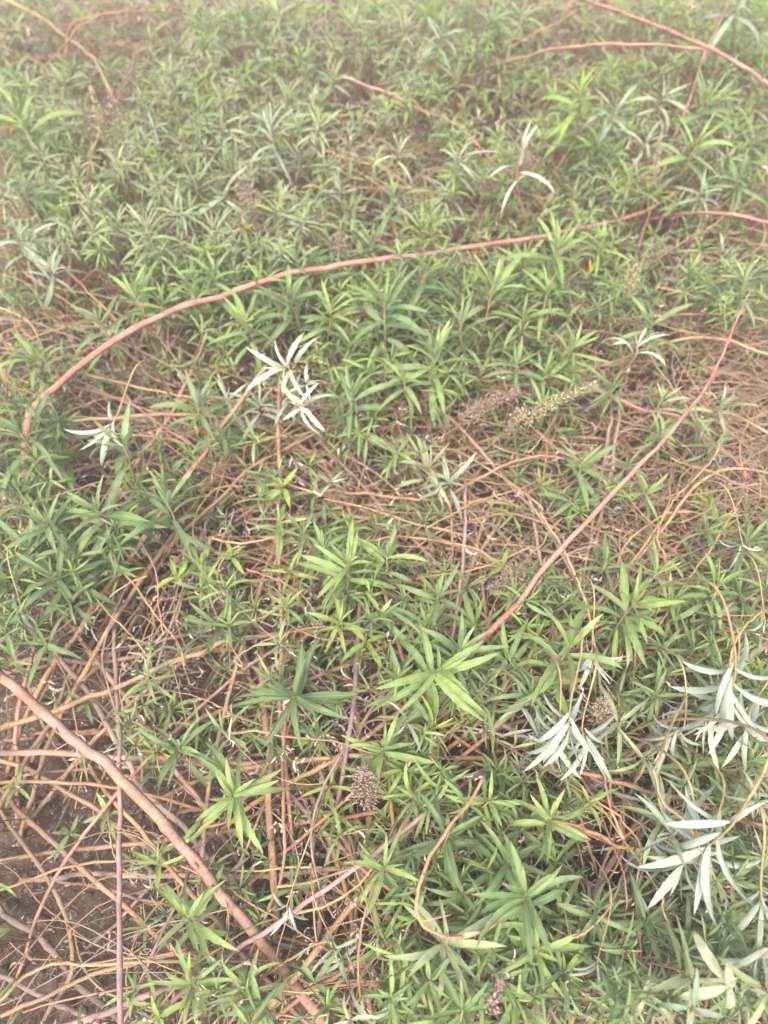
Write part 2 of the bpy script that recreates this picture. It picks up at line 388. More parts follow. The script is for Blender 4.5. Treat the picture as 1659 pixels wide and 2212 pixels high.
def cane(pts, w0, w1, colour, z0, z1, zmid=None, seed=0, name='bare_cane', twigs=2, withered=1, label=None, group='bare canes crossing in the thicket', sides=8, wob=.0009, root_end=None, category='cane'):
    """pts: plan positions; w0, w1: widths there; z from z0 to z1"""
    rg = random.Random(seed * 31 + 7); n = len(pts); P = []
    ds = [0]
    for a, b in zip(pts, pts[1:]): ds.append(ds[-1] + math.dist(a, b))
    for (x, y), s in zip(pts, ds):
        t = s / ds[-1]; z = z0 + (z1 - z0) * t
        if zmid is not None: z += (zmid - (z0 + z1) / 2) * 4 * t * (1 - t)
        P.append(ground_point(x, y, z))
    ws, we = metres(w0, P[0]) / 2, metres(w1, P[-1]) / 2
    if root_end in ('a', 'ab'):
        d = (P[0] - P[1]).normalized(); d.z = 0
        q = P[0] + d * P[0].z * (.25 if seed == 0 else .7); P[0:0] = [Vector((q.x + d.x * .12, q.y + d.y * .12, -.015)), q + Vector((0, 0, -P[0].z * .42 - .01))]
    if root_end in ('b', 'ab'):
        d = (P[-1] - P[-2]).normalized(); d.z = 0
        z = P[-1].z; q = P[-1] + d * z * .7
        P += [q + Vector((0, 0, -z * .42 - .01)), Vector((q.x + d.x * .12, q.y + d.y * .12, -.015))]
    C = catmull(P, max(4, int(56 / len(P))))
    for q in C:
        q += noise.noise_vector(q * 9 + Vector((seed, 0, 0))) * .007 + noise.noise_vector(q * 30) * .0022
    base = C[0].copy()
    Cl = [c - base for c in C]
    r = root_at(name, base)
    g = tube_geo(Cl, ws, we, sides, rg.uniform(.06, .1), wob, seed, .2)
    col = vary(BARKC[colour], rg, .1)
    link('stem', mesh_of('stem', *g, M_BARK), r, color=col)
    for k in range(twigs):
        i = rg.randrange(len(Cl) // 5, len(Cl) - 2); p = Cl[i]; d = (Cl[i + 1] - Cl[i]).normalized()
        o = (Quaternion(d, rg.uniform(0, 6.28)) @ d.orthogonal()).normalized(); 
        e = d * rg.uniform(.3, 1) + o * rg.uniform(.5, 1); e.normalize(); ln = rg.choice((.012, .02, .05, .09, .14))
        T = catmull([p, p + e * ln * .5, p + e * ln + Vector((0, 0, rg.uniform(-.02, .02) * ln * 10))], 4)
        rr = max(.0011, (ws + (we - ws) * i / len(Cl)) * .22)
        link('side_twig', mesh_of('side_twig', *tube_geo(T, rr, rr * .5, 5, .02, 0, k), M_BARK), r, color=vary(col, rg, .15))
    for k in range(3, len(Cl) - 2, 4 if w0 >= 9 else 9):
        d = (Cl[k + 1] - Cl[k]).normalized(); o = (Quaternion(d, rg.uniform(0, 6.28)) @ d.orthogonal()).normalized(); rr = ws + (we - ws) * k / len(Cl)
        T = [Cl[k] + o * rr * .6, Cl[k] + o * rr * 1.35 + d * rr * .6, Cl[k] + o * rr * 1.7 + d * rr * 1.6]
        link('bud', mesh_of('bud', *tube_geo(T, rr * .42, rr * .08, 5, 1, 0, k), M_BARK), r, color=tuple(x * .62 for x in col))
    add_withered(r, base, C, rg, withered)
    r['category'] = category; r['group'] = group
    mid = C[len(C) // 2]
    THINGS.append([r, mid, dict(kind=name, tint=colour, size=max(ws, we) * 2, label=label, span=(C[0] - C[-1]).length, dirn=(C[0], C[-1]))])
    return r

H = [  # (plan points, width a, width b, colour, z a, z b, z mid, rooted end, label)
 ([(62,898),(120,835),(200,768),(290,708),(380,668),(470,638),(550,612),(650,588),(760,570),(850,558),(960,542),(1060,530),(1180,508),(1300,485),(1389,457),(1426,437),(1483,397)],17,6,'pink',.42,.32,.46,'a','long pink cane arching from the left edge across to the upper right'),
 ([(1085,1335),(1115,1300),(1210,1190),(1300,1090),(1380,1010),(1450,930),(1510,860),(1550,790),(1585,700),(1625,620)],15,3,'pink',.40,.55,.60,'a','smooth pink cane slanting from the centre up to the right edge'),
 ([(-40,1425),(13,1469),(53,1496),(100,1539),(140,1582),(187,1622),(233,1653),(273,1696),(333,1756),(383,1812),(433,1866),(473,1919),(510,1966),(553,2022),(586,2059),(633,2125)],20,24,'pink',.36,.22,.38,'b','thickest pink cane running diagonally across the lower left soil'),
 ([(247,1250),(248,1406),(253,1539),(257,1659),(257,1792),(262,1959),(263,2300)],9,15,'mauve',.22,.42,None,'a','straight upright mauve cane crossing over the thickest diagonal cane at lower left'),
 ([(-40,1625),(0,1626),(167,1629),(250,1633),(400,1642)],14,11,'pink',.30,.20,None,'b','pink horizontal cane entering at the left edge under the thickest diagonal cane'),
 ([(-40,1590),(0,1576),(67,1553),(133,1529),(187,1506),(247,1489),(367,1433),(433,1413),(500,1383)],13,9,'tan',.26,.3,None,'b','pale tan cane rising gently right from the left edge beside curled grey leaves'),
 ([(-10,1745),(43,1659),(110,1563),(207,1443),(267,1383),(310,1310)],11,9,'tan',.25,.12,None,'b','tan cane slanting under the left end of the thickest cane'),
 ([(-20,1640),(50,1659),(127,1699),(193,1739),(260,1790),(330,1840)],11,9,'tan',.12,.08,None,'ab','tan cane sloping down right just above the bare soil'),
 ([(33,1742),(83,1789),(150,1852),(207,1906),(250,1942),(300,1982),(350,2022),(387,2056)],11,12,'tan',.08,.10,.16,'ab','straight tan cane lying diagonally across the middle of the bare soil'),
 ([(3,1756),(50,1819),(97,1892),(133,1956),(150,2009),(153,2076),(143,2126),(117,2166)],9,10,'tan',.1,.1,.16,'ab','tan cane bowed downwards over the bare soil like a bracket'),
 ([(-20,1930),(0,1922),(100,1889),(183,1866),(267,1859),(370,1871),(380,1892),(390,1932)],6,5,'orange',.2,.15,.24,'b','thin light orange cane arched over the soil with a kinked right end'),
 ([(17,1979),(73,2022),(133,2082),(173,2126),(233,2179),(300,2250)],13,15,'grey',.05,.1,None,'a','grey brown cane with a cut end lying on the soil near the lower left edge'),
 ([(-30,2212),(0,2199),(100,2152),(183,2112),(267,2089),(333,2072),(417,2059)],9,10,'tan',.26,.2,None,'b','tan cane climbing from the bottom left corner under the upright mauve cane'),
 ([(-20,2190),(0,2166),(50,2116),(100,2089),(133,2082),(187,2086),(267,2082),(400,2076)],8,7,'straw',.32,.3,None,'b','straw coloured cane curving up from the bottom left corner then running level'),
 ([(-30,2090),(0,2106),(67,2139),(150,2179),(200,2206),(260,2240)],12,11,'mauve',.1,.15,None,'a','mauve cane cutting across the bottom left corner'),
 ([(100,2225),(233,2186),(300,2159),(383,2129),(450,2100)],15,12,'mauve',.2,.2,None,'b','mauve cane rising from the bottom edge towards green leaves at lower left'),
 ([(-20,1692),(0,1692),(150,1691),(217,1696),(300,1710)],8,7,'orange',.24,.2,None,'b','light orange cane lying level just above the bare soil'),
 ([(600,1992),(630,1972),(703,1922),(803,1846),(890,1782),(935,1745)],12,9,'mauve',.34,.38,.40,'ab','straight mauve cane rising right from the small silvery shoot at bottom centre'),
 ([(580,2180),(603,2152),(670,2069),(720,2006),(786,1926),(836,1859),(886,1759),(910,1690)],13,14,'tan',.24,.3,None,'ab','stout tan cane fanning up from the bottom centre'),
 ([(1050,1676),(1020,1726),(970,1792),(926,1849),(903,1902),(896,1952),(906,1989),(930,2012),(980,2024),(1036,2016),(1073,1996),(1106,1959)],7,6,'orange',.52,.45,.56,None,'orange twig bent into a wide hook over dark green leaves at lower right of centre'),
 ([(880,1846),(846,1862),(820,1889),(793,1942),(780,1992),(776,2059),(780,2166)],5,5,'orange',.4,.35,.45,'a','thin orange twig dropping straight down at the bottom centre'),
 ([(613,1500),(613,1659),(614,1759),(616,1846),(603,1906),(576,1966)],8,6,'red',.34,.28,None,'b','reddish cane hanging down below the dark drooping shoot at the centre'),
 ([(602,850),(603,1000),(600,1163),(603,1273),(606,1473),(613,1600)],9,9,'pink',.32,.26,None,'ab','long upright pinkish cane below the white leaved shoot'),
 ([(520,2137),(553,2119),(620,2079),(696,2036),(733,2049)],6,5,'straw',.3,.3,None,'a','straw coloured twig crossing the bottom of the thickest diagonal cane'),
 ([(500,1915),(553,1952),(603,1985),(670,2032),(720,2060)],5,4,'red',.3,.28,None,'a','fine reddish twig running down right past the small silvery shoot'),
 ([(575,790),(553,820),(483,916),(443,976),(400,1033),(313,1156),(267,1223),(213,1296),(173,1356),(120,1430)],10,13,'orange',.45,.22,.36,'b','long orange brown cane slanting down left from the white leaved shoot'),
 ([(350,1190),(317,1239),(277,1299),(233,1356),(187,1406),(147,1459)],9,9,'tan',.16,.12,None,'ab','shorter tan cane beside and parallel to the long slanting orange cane'),
 ([(100,935),(150,913),(233,903),(333,896),(433,900),(540,915)],9,8,'tan',.3,.28,None,'ab','level tan cane behind the silvery drooping leaves at the left'),
 ([(123,1306),(157,1359),(193,1413),(233,1459),(267,1499),(300,1549),(343,1603),(400,1690)],10,11,'tan',.2,.16,None,'ab','tan cane sloping down right below the big dark shoot at the left'),
 ([(100,1390),(127,1416),(193,1499),(233,1573),(287,1656),(293,1686),(333,1736),(400,1792),(450,1850)],11,13,'grey',.24,.14,None,'ab','grey brown cane running down right beside the thickest diagonal cane'),
 ([(250,1215),(283,1256),(333,1319),(383,1389),(400,1440)],5,5,'orange',.34,.3,None,'a','thin orange twig over the dark gap left of centre'),
 ([(190,1269),(233,1319),(290,1383),(323,1426)],4,4,'straw',.36,.33,None,'a','thin straw twig ending at a tuft of curled grey leaves at the left'),
 ([(700,1060),(753,1066),(869,1076),(986,1083),(1106,1090)],8,7,'orange',.3,.3,None,'ab','level orange cane through the tangle at the centre'),
 ([(720,1108),(750,1113),(820,1123),(886,1143),(953,1169),(1060,1210)],10,11,'orange',.22,.22,None,'ab','thicker orange cane just below the level one at the centre'),
 ([(1008,1060),(1006,1106),(1003,1189),(990,1293)],8,8,'mauve',.34,.3,None,'ab','upright mauve cane right of centre above the pale green shoots'),
 ([(976,1070),(975,1106),(975,1240)],5,5,'red',.33,.3,None,'ab','thin red upright twig right of centre next to the mauve one'),
 ([(1340,870),(1336,886),(1326,986),(1309,1073),(1300,1120)],8,8,'mauve',.3,.27,None,'ab','right one of two upright mauve canes above the slanting pink cane'),
 ([(1322,890),(1316,936),(1296,1036),(1286,1106)],8,8,'mauve',.28,.26,None,'ab','left one of two upright mauve canes above the slanting pink cane'),
 ([(1060,948),(1106,948),(1200,946),(1306,948)],7,7,'orange',.22,.22,None,'ab','upper of two level orange canes right of centre'),
 ([(1080,976),(1160,977),(1290,980)],6,6,'orange',.2,.2,None,'ab','lower of two level orange canes right of centre'),
 ([(1210,-30),(1256,0),(1339,27),(1439,63),(1523,100),(1573,127),(1659,183),(1720,230)],8,12,'pink',.5,.66,.66,'a','pink cane arching down from the top edge to the upper right edge'),
 ([(1156,115),(1256,100),(1389,97),(1489,103),(1545,112)],7,7,'pink',.5,.6,.58,'a','nearly level pink cane below the arching one at upper right'),
 ([(1590,-30),(1576,0),(1549,60),(1526,107),(1514,140)],5,6,'red',.66,.66,None,'b','short red cane standing up at the top right corner'),
 ([(1080,118),(1106,100),(1156,70),(1206,47),(1246,23)],7,5,'tan',.35,.4,None,'a','tan cane rising right under the top edge'),
 ([(1440,470),(1473,460),(1539,462),(1606,467),(1659,477),(1720,490)],7,10,'pink',.4,.5,.5,'a','level pink cane reaching the right edge above the brown tangle'),
 ([(1566,467),(1523,500),(1476,523)],5,4,'orange',.44,.4,None,'b','short orange twig forking down left near the right edge'),
 ([(733,163),(786,183),(853,207),(876,220),(920,240),(966,260),(1010,287)],7,7,'pink',.48,.42,None,'b','pink cane sloping down right near the top centre'),
 ([(700,328),(733,340),(786,353),(836,367)],6,6,'orange',.38,.36,None,'ab','short orange cane above centre between grey green shoots'),
 ([(700,400),(720,403),(820,407),(900,410)],6,5,'orange',.34,.34,None,'ab','level orange cane low between grey green shoots above the long arching cane'),
 ([(-20,-10),(33,10),(100,45),(195,118),(215,150)],8,6,'tan',.5,.42,None,'b','tan cane sloping down right from the top left corner'),
 ([(145,100),(145,85),(155,55),(190,38),(283,25),(400,28)],6,4,'orange',.42,.46,.5,'a','orange twig curling over at the top left'),
 ([(120,120),(150,85),(170,60),(230,30),(300,15)],5,4,'tan',.42,.46,.48,'a','tan twig curling inside the orange one at the top left'),
 ([(177,433),(187,380),(207,317),(217,283)],5,4,'red',.5,.62,None,'a','red brown flower stalk rising under the brown seed head at upper left'),
 ([(95,545),(117,563),(167,603),(200,636),(230,666)],5,5,'orange',.46,.4,None,'b','upper of two fine orange twigs above the left end of the arching cane'),
 ([(50,585),(70,600),(117,630),(173,670)],5,4,'orange',.46,.4,None,'b','lower of two fine orange twigs above the left end of the arching cane'),
 ([(1680,1310),(1659,1319),(1626,1339),(1589,1383),(1576,1423),(1576,1473),(1572,1516)],5,5,'straw',.66,.6,.72,None,'straw coloured stem bending down to the silvery shoot at the right edge'),
 ([(1700,1365),(1659,1393),(1589,1439),(1523,1489),(1489,1519),(1440,1560)],15,12,'mauve',.36,.28,None,'b','thick mauve cane entering from the right edge above the silvery shoots'),
 ([(1280,1358),(1313,1349),(1406,1326),(1489,1306),(1556,1296),(1620,1290)],8,7,'pink',.34,.34,None,'ab','pink cane rising gently right beneath green shoots at the right'),
 ([(1150,1080),(1173,1116),(1216,1186),(1256,1266),(1276,1346)],6,5,'tan',.5,.46,None,'ab','tan twig crossing the slanting pink cane'),
 ([(1140,1070),(1149,1113),(1166,1206),(1178,1250)],8,8,'mauve',.3,.26,None,'ab','mauve cane dropping steeply left of the slanting pink cane'),
 ([(1416,1333),(1466,1396),(1500,1440)],8,8,'pink',.28,.25,None,'ab','short pink cane in the gap at the right sloping down right'),
 ([(1320,1320),(1333,1336),(1400,1413),(1430,1450)],8,7,'tan',.26,.22,None,'ab','short tan cane in the gap right of the large pale green star'),
 ([(1489,1500),(1469,1539),(1439,1599),(1419,1656),(1419,1679),(1439,1736),(1486,1786),(1510,1836)],5,5,'straw',.6,.62,.74,None,'straw stem arching down to the largest silvery shoot at lower right'),
 ([(1516,1872),(1556,1919),(1606,1959),(1659,1999)],5,5,'straw',.45,.4,None,'ab','straw twig below the largest silvery shoot'),
 ([(1260,1668),(1313,1682),(1406,1709),(1506,1736),(1606,1776),(1680,1800)],9,10,'pink',.3,.3,None,'ab','pink cane sloping down right between the silvery shoots'),
 ([(1303,1736),(1346,1776),(1383,1826),(1373,1926),(1376,2019),(1380,2080)],5,4,'orange',.4,.36,None,'ab','orange twig bending straight down left of the largest silvery shoot'),
 ([(1230,1783),(1249,1789),(1306,1809),(1339,1826),(1420,1850)],9,9,'orange',.28,.28,None,'ab','short stout orange cane right of the large pale cluster at lower right'),
 ([(1406,1899),(1433,1969),(1469,2052),(1506,2102)],5,5,'straw',.44,.4,None,'ab','thin straw twig sloping down right near the lower right corner'),
 ([(1346,1892),(1319,1959),(1279,1999),(1239,2019),(1189,1999)],5,4,'orange',.42,.44,.5,'a','orange twig sagging like a bow at lower right'),
 ([(1346,1892),(1351,1986),(1333,2076)],4,4,'red',.43,.36,None,'ab','fine red twig hanging beside the sagging orange one'),
 ([(1700,780),(1659,766),(1606,746),(1556,736),(1439,740)],8,6,'tan',.36,.34,None,'b','level tan cane at the right edge above the brown tangle'),
 ([(1700,955),(1659,936),(1589,900),(1539,886)],8,7,'tan',.34,.32,None,'b','tan cane sloping up left from the right edge in the brown tangle'),
 ([(1453,1110),(1506,1046),(1556,1020),(1606,1013),(1659,1020),(1700,1030)],7,7,'orange',.34,.34,.38,'a','orange cane humped over the brown tangle at the right edge'),
 ([(1430,1120),(1469,1066),(1533,1000),(1556,953)],5,4,'straw',.42,.44,None,'a','straw twig curving up in the brown tangle at the right'),
 ([(1443,1095),(1426,1149),(1429,1189),(1439,1223)],5,5,'orange',.46,.42,None,'ab','bright orange twig curved like a bracket at the right'),
 ([(1590,1095),(1579,1113),(1533,1186),(1499,1239)],5,4,'orange',.46,.42,None,'b','orange twig slanting down left near the right edge'),
 ([(860,800),(903,840),(953,886),(1020,953),(1106,1053),(1180,1140)],7,9,'mauve',.34,.28,None,'ab','mauve cane running down right into the fan of canes right of centre'),
 ([(1250,830),(1300,850),(1400,885),(1490,915)],8,8,'pink',.34,.34,None,'ab','pink cane sloping gently down right left of the slanting pink cane'),
 ([(560,1650),(653,1643),(786,1633),(953,1636),(1106,1642),(1200,1660),(1320,1670),(1540,1660)],10,9,'orange',.22,.22,None,'ab','long level orange cane across the lower centre behind the shoots'),
 ([(380,1940),(440,2000),(500,2100),(540,2200)],11,12,'tan',.1,.14,None,'ab','tan cane low on the soil left of the bottom of the thickest cane'),
 ([(575,1560),(585,1640),(583,1700)],15,16,'orange',.3,.3,None,'ab','broken stub of orange cane below the dark drooping shoot'),
 ([(690,1655),(730,1780),(790,1900),(860,2010)],10,10,'tan',.14,.14,None,'ab','tan cane leaning down right in the dark gap at lower centre'),
 ([(640,1640),(690,1760),(740,1900),(760,2000)],11,10,'tan',.18,.18,None,'ab','tan cane leaning in the dark gap at lower centre left of its twin'),
 ([(760,1500),(790,1650),(800,1760),(780,1880)],14,14,'tan',.1,.1,None,'ab','thick dim tan cane deep in the dark gap at lower centre'),
 ([(430,1230),(540,1255),(660,1245),(800,1250),(900,1255)],10,9,'tan',.16,.16,None,'ab','level tan cane deep below the centre shoots'),
 ([(280,1590),(400,1625),(520,1650),(640,1640)],12,11,'pink',.18,.2,None,'ab','pinkish cane running level from the thickest cane to the centre'),
 ([(600,1700),(720,1640),(830,1560),(960,1480)],11,10,'orange',.22,.24,None,'ab','orange cane rising right under the bright shoot with cream centre'),
 ([(560,1710),(700,1700),(830,1720),(940,1700)],10,9,'tan',.13,.13,None,'ab','low level tan cane under the round brown seed head'),
 ([(700,2110),(830,2060),(960,1990),(1040,1960)],9,9,'tan',.16,.16,None,'ab','tan cane low behind the hooked orange twig'),
 ([(1250,2170),(1290,2060),(1330,1960),(1370,1860)],12,11,'tan',.2,.2,None,'ab','left of two stout tan canes leaning together at lower right'),
 ([(1190,2120),(1260,1990),(1310,1880),(1380,1780)],13,11,'pink',.22,.22,None,'ab','right of two stout pinkish canes leaning at lower right'),
 ([(1200,1960),(1290,1945),(1390,1925),(1500,1900)],12,10,'tan',.16,.16,None,'ab','tan cane lying across behind the leaning canes at lower right'),
 ([(300,1240),(420,1130),(560,1000),(700,930),(800,900)],8,7,'orange',.22,.24,.28,'ab','orange cane rising right through the tangle left of centre'),
 ([(120,800),(250,825),(380,850),(520,900)],6,5,'orange',.28,.3,.34,'ab','orange twig running level under the arching pink cane'),
 ([(180,840),(300,880),(430,930),(520,1000)],5,5,'red',.26,.28,None,'ab','red brown twig sloping down right under the arching pink cane'),
 ([(640,1260),(740,1190),(860,1160),(1010,1180),(1100,1240)],6,5,'orange',.28,.28,.34,'ab','orange twig humped over the canes below the centre'),
 ([(990,1060),(1080,1010),(1180,985),(1260,1010)],7,6,'orange',.3,.28,.33,'ab','orange cane humped above the fan of canes right of centre'),
]
for i, (pts, a, b, c, z0, z1, zm, re_, lab) in enumerate(H):
    big = max(a, b) >= 9
    if pts[0][1] < 700 and i: a, b, z0, z1 = a * .75, b * .75, z0 - .06, z1 - .06
    elif i and pts[0][1] < 1300: a, b = a * .9, b * .9
    cane(pts, a, b, c, z0, z1, zm, seed=i, name='bare_cane' if max(a, b) >= 7 else 'thin_twig', twigs=4 if big else 2, withered=2 if big else 1, label=lab, root_end=re_, category='cane' if max(a, b) >= 7 else 'twig',
         group='bare canes crossing in the thicket' if max(a, b) >= 7 else 'thin bare twigs in the thicket')

# plan of what grows where: 12 columns x 16 rows
MAP = ["mbmgggggmmgg",
       "gmgggmgmmGmG",
       "ggggmmbgmcmG",
       "gggggmgmmGmb",
       "mbGGGGGGGGmg",
       "mbbGmGGGGmbb",
       "gbbGbGmbmbmb",
       "GmGbmbmbmmbb",
       "GGbbmGmbbbbG",
       "GbbmmGGbGGGG",
       "bbbbmmGGGmGg",
       "obmbmbGbsmsg",
       "ooobbbGGmbss",
       "oobbbbGGbbsg",
       "oobbbbGGmgsg",
       "oobmbmGGGgsg"]
def cell(dx, dy):
    return MAP[max(0, min(15, int(dy // 138.25)))][max(0, min(11, int(dx // 138.25)))]
DENS = {'G': 1, 'g': 1, 'c': .9, 's': .8, 'm': .5, 'b': .40, 'o': .03}
ZC = {'G': (.34, .50), 'g': (.38, .56), 'c': (.36, .5), 's': (.3, .46), 'm': (.28, .46), 'b': (.18, .34), 'o': (.03, .1)}
TW = {'G': .45, 'g': .5, 'c': .6, 's': .5, 'm': .9, 'b': 1, 'o': .07}

# underlying canes, each its own
rg = random.Random(5); k = 0
while k < 105:
    x, y = rg.uniform(-50, 1700), (rg.uniform(60, 2180) if k % 2 else rg.uniform(1100, 2200)); c = cell(x, y)
    if rg.random() > TW[c] * .9 or (c == 'o' and rg.random() < .85): continue
    a = rg.gauss(0, .8) if y < 1250 else rg.uniform(-1.57, 1.57); ln = rg.uniform(130, 330) * (.55 + y / 2212)
    cx, cy = math.cos(a) * ln, math.sin(a) * ln; bend = rg.uniform(-.09, .09)
    pts = [(x - cx, y - cy), (x - cy * bend, y + cx * bend), (x + cx, y + cy)]
    z = rg.uniform(.05, .24) if c != 'o' else rg.uniform(.03, .06)
    wd = rg.uniform(6, 11) * (.55 + .65 * y / 2212)
    cane(pts, wd, wd * .8, rg.choice(('tan', 'orange', 'orange', 'pink', 'grey', 'mauve', 'tan')), z, z + rg.uniform(-.03, .06), z + rg.uniform(0, .1), seed=200 + k, twigs=2, withered=2, root_end='ab')
    k += 1
# thin twigs: first ones singly, the rest as one tangle
tang = Mass(); tdry = Mass(); k = 0
def twig_path(rg, x, y, z, ln):
    p = ground_point(x, y, z); a = rg.uniform(0, 6.28) if rg.random() < .5 else rg.gauss(0, .6) + rg.choice((0, 3.14))
    d = Vector((math.cos(a), math.sin(a), rg.uniform(-.15, .35))).normalized(); P = [p]; bend = rg.gauss(0, .20); n = 6
    for i in range(n):
        d = (Quaternion((0, 0, 1), bend + rg.gauss(0, .16)) @ d); d.z -= .06; d.normalize()
        P.append(P[-1] + d * ln / n)
    for q in P: q.z = max(q.z, .012)
    return P
while k < 225:
    x, y = rg.uniform(-20, 1680), rg.uniform(10, 2200); c = cell(x, y)
    if rg.random() > TW[c] * (1 if y < 1250 else .4): continue
    z = rg.uniform(.12, .40) if c in 'bm' else rg.uniform(.1, .3)
    if c == 'o': z = rg.uniform(.02, .06)
    P = twig_path(rg, x, y, z, rg.uniform(.16, .46)); C = catmull(P, 4)
    r0 = rg.uniform(.0011, .0024); base = C[0].copy()
    t = root_at('thin_twig', base); Cl = [q - base for q in C]
    cn = rg.choice(('orange', 'orange', 'tan', 'pink', 'red', 'straw', 'grey')); col = vary(BARKC[cn], rg, .18)
    link('stem', mesh_of('stem', *tube_geo(Cl, r0 * 1.2, r0 * .6, 5, .04, .0012, k, .3), M_BARK), t, color=col)
    for q in range(rg.choice((0, 1, 1, 2))):
        i = rg.randrange(4, len(Cl) - 4); e = (Cl[i + 2] - Cl[i]).normalized(); e = (e + Vector((rg.uniform(-1, 1), rg.uniform(-1, 1), rg.uniform(-.2, .6)))).normalized(); l2 = rg.uniform(.03, .11)
        T = catmull([Cl[i], Cl[i] + e * l2 * .5, Cl[i] + e * l2 + Vector((0, 0, -.012))], 4)
        link('side_twig', mesh_of('side_twig', *tube_geo(T, r0 * .6, r0 * .35, 4, .03, .0005, q), M_BARK), t, color=col)
    add_withered(t, base, C, rg, rg.choice((1, 2, 3, 4)), (.016, .05))
    t['category'] = 'twig'; t['group'] = 'thin bare twigs in the thicket'
    THINGS.append([t, C[len(C) // 2], dict(kind='thin_twig', tint=cn, size=r0 * 2, label=None, span=(C[0] - C[-1]).length, dirn=(C[0], C[-1]))])
    k += 1
k = 0
while k < 3000:
    x, y = rg.uniform(-500, 2150), rg.uniform(-250, 2300); c = cell(x, y)
    if rg.random() > TW[c] * (1 if y < 1250 else .26): continue
    z = rg.uniform(.02, .34) if c != 'o' else .02
    P = twig_path(rg, x, y, z, rg.uniform(.12, .5)); C = catmull(P, 2)
    r0 = rg.choice((.0009, .0012, .0016, .0022, .003)); 
    v, f, u = tube_geo(C, r0, r0 * .6, 5, .04, .001, k, .25)
    tang.add(v, f[:-2], u, None, vary(BARKC[rg.choice(('orange', 'tan', 'grey', 'tan', 'grey', 'straw'))], rg, .3))
    for _ in range(rg.choice((0, 1, 2, 3))):
        p = C[rg.randrange(len(C))]; s = rg.uniform(.012, .045)
        tdry.add(*CURL[rg.randrange(7)][1], Matrix.Translation(p) @ Quaternion((rg.gauss(0, 1), rg.gauss(0, 1), rg.gauss(0, 1), rg.gauss(0, 1))).normalized().to_matrix().to_4x4() @ Matrix.Scale(s, 4), vary((.33, .26, .21), rg, .35))
    k += 1
for k in range(820):   # dense dry straw like twigs in the brown patches
    cx, cy, sx, sy = rg.choice(((1570, 920, 120, 150), (1570, 1000, 110, 120), (1540, 780, 120, 70), (120, 60, 120, 50), (300, 70, 90, 50), (1250, 900, 130, 90), (1480, 1180, 110, 70), (560, 940, 200, 90)))
    x, y = rg.gauss(cx, sx), rg.gauss(cy, sy); p = ground_point(x, y, rg.uniform(.08, .36)); a = rg.gauss(.1, .55)
    d = Vector((math.cos(a), math.sin(a), rg.uniform(-.1, .3))).normalized(); P = [p]; bend = rg.gauss(0, .22); ln = rg.uniform(.12, .4)
    for i in range(6):
        d = Quaternion((0, 0, 1), bend + rg.gauss(0, .1)) @ d; d.z -= .05; d.normalize(); P.append(P[-1] + d * ln / 6)
    v, f, u = tube_geo(catmull(P, 2), rg.uniform(.0008, .0019), .0007, 4, .05, .0008, k, .2)
    tang.add(v, f[:-2], u, None, vary((.28, .185, .115), rg, .3))
o = tang.build('twig_tangle', M_BARKS); o['kind'] = 'stuff'; o['label'] = 'tangle of fine brown twigs filling the thicket'; o['category'] = 'twigs'
k = 0
while k < 8500:   # withered leaves and broken bits lodged in the growth
    x, y = rg.uniform(-60, 1720), 2212 * rg.random() ** 1.7; c = cell(x, y)
    if rg.random() > TW[c] + .1: continue
    p = ground_point(x, y, rg.uniform(.05, ZC[c][1] * .9)); s = rg.uniform(.012, .05)
    tdry.add(*CURL[rg.randrange(7)][1], Matrix.Translation(p) @ Quaternion((rg.gauss(0, 1), rg.gauss(0, 1), rg.gauss(0, 1), rg.gauss(0, 1))).normalized().to_matrix().to_4x4() @ Matrix.Scale(s, 4), vary((.33, .26, .21), rg, .35))
    k += 1
# litter on the soil
for k in range(6500):
    x, y = rg.uniform(-2.6, 2.6), rg.uniform(-.7, 5.2); s = rg.uniform(.006, .03) * (1 if rg.random() < .85 else 1.6)
    M = Matrix.Translation((x, y, ground_h(x, y) + .003)) @ Matrix.Rotation(rg.uniform(0, 6.28), 4, 'Z') @ Matrix.Rotation(rg.gauss(0, .35), 4, 'X') @ Matrix.Diagonal((s, s * rg.uniform(.3, .9), s * .6, 1))
    tdry.add(*CURL[rg.randrange(7)][1], M, vary(rg.choice(((.24, .18, .15), (.17, .12, .09), (.33, .28, .24), (.12, .08, .06))), rg, .3))
o = tdry.build('withered_leaves', M_DRYS); o['kind'] = 'stuff'; o['label'] = 'curled grey brown dead leaves caught in twigs and lying on soil'; o['category'] = 'dead leaves'
LIT = Mass()
for k in range(5200):
    if k % 5: x, y = ground_point(rg.uniform(-60, 760), rg.uniform(1350, 2260), 0)[:2]
    else: x, y = ground_point(rg.uniform(-60, 1700), rg.uniform(1100, 2260), 0)[:2]
    s = rg.uniform(.012, .040)
    M = Matrix.Translation((x, y, ground_h(x, y) + .005)) @ Matrix.Rotation(rg.uniform(0, 6.28), 4, 'Z') @ Matrix.Rotation(rg.gauss(0, .6), 4, 'X') @ Matrix.Diagonal((s, s * rg.uniform(.3, .6), s * .5, 1))
    LIT.add(*CURL[rg.randrange(7)][1], M, vary(rg.choice(((.34, .30, .27), (.20, .15, .12), (.26, .21, .18))), rg, .3))
o = LIT.build('leaf_litter', M_DRYS); o['kind'] = 'stuff'; o['label'] = 'pale dry bits of leaf scattered over the bare soil'; o['category'] = 'leaf litter'
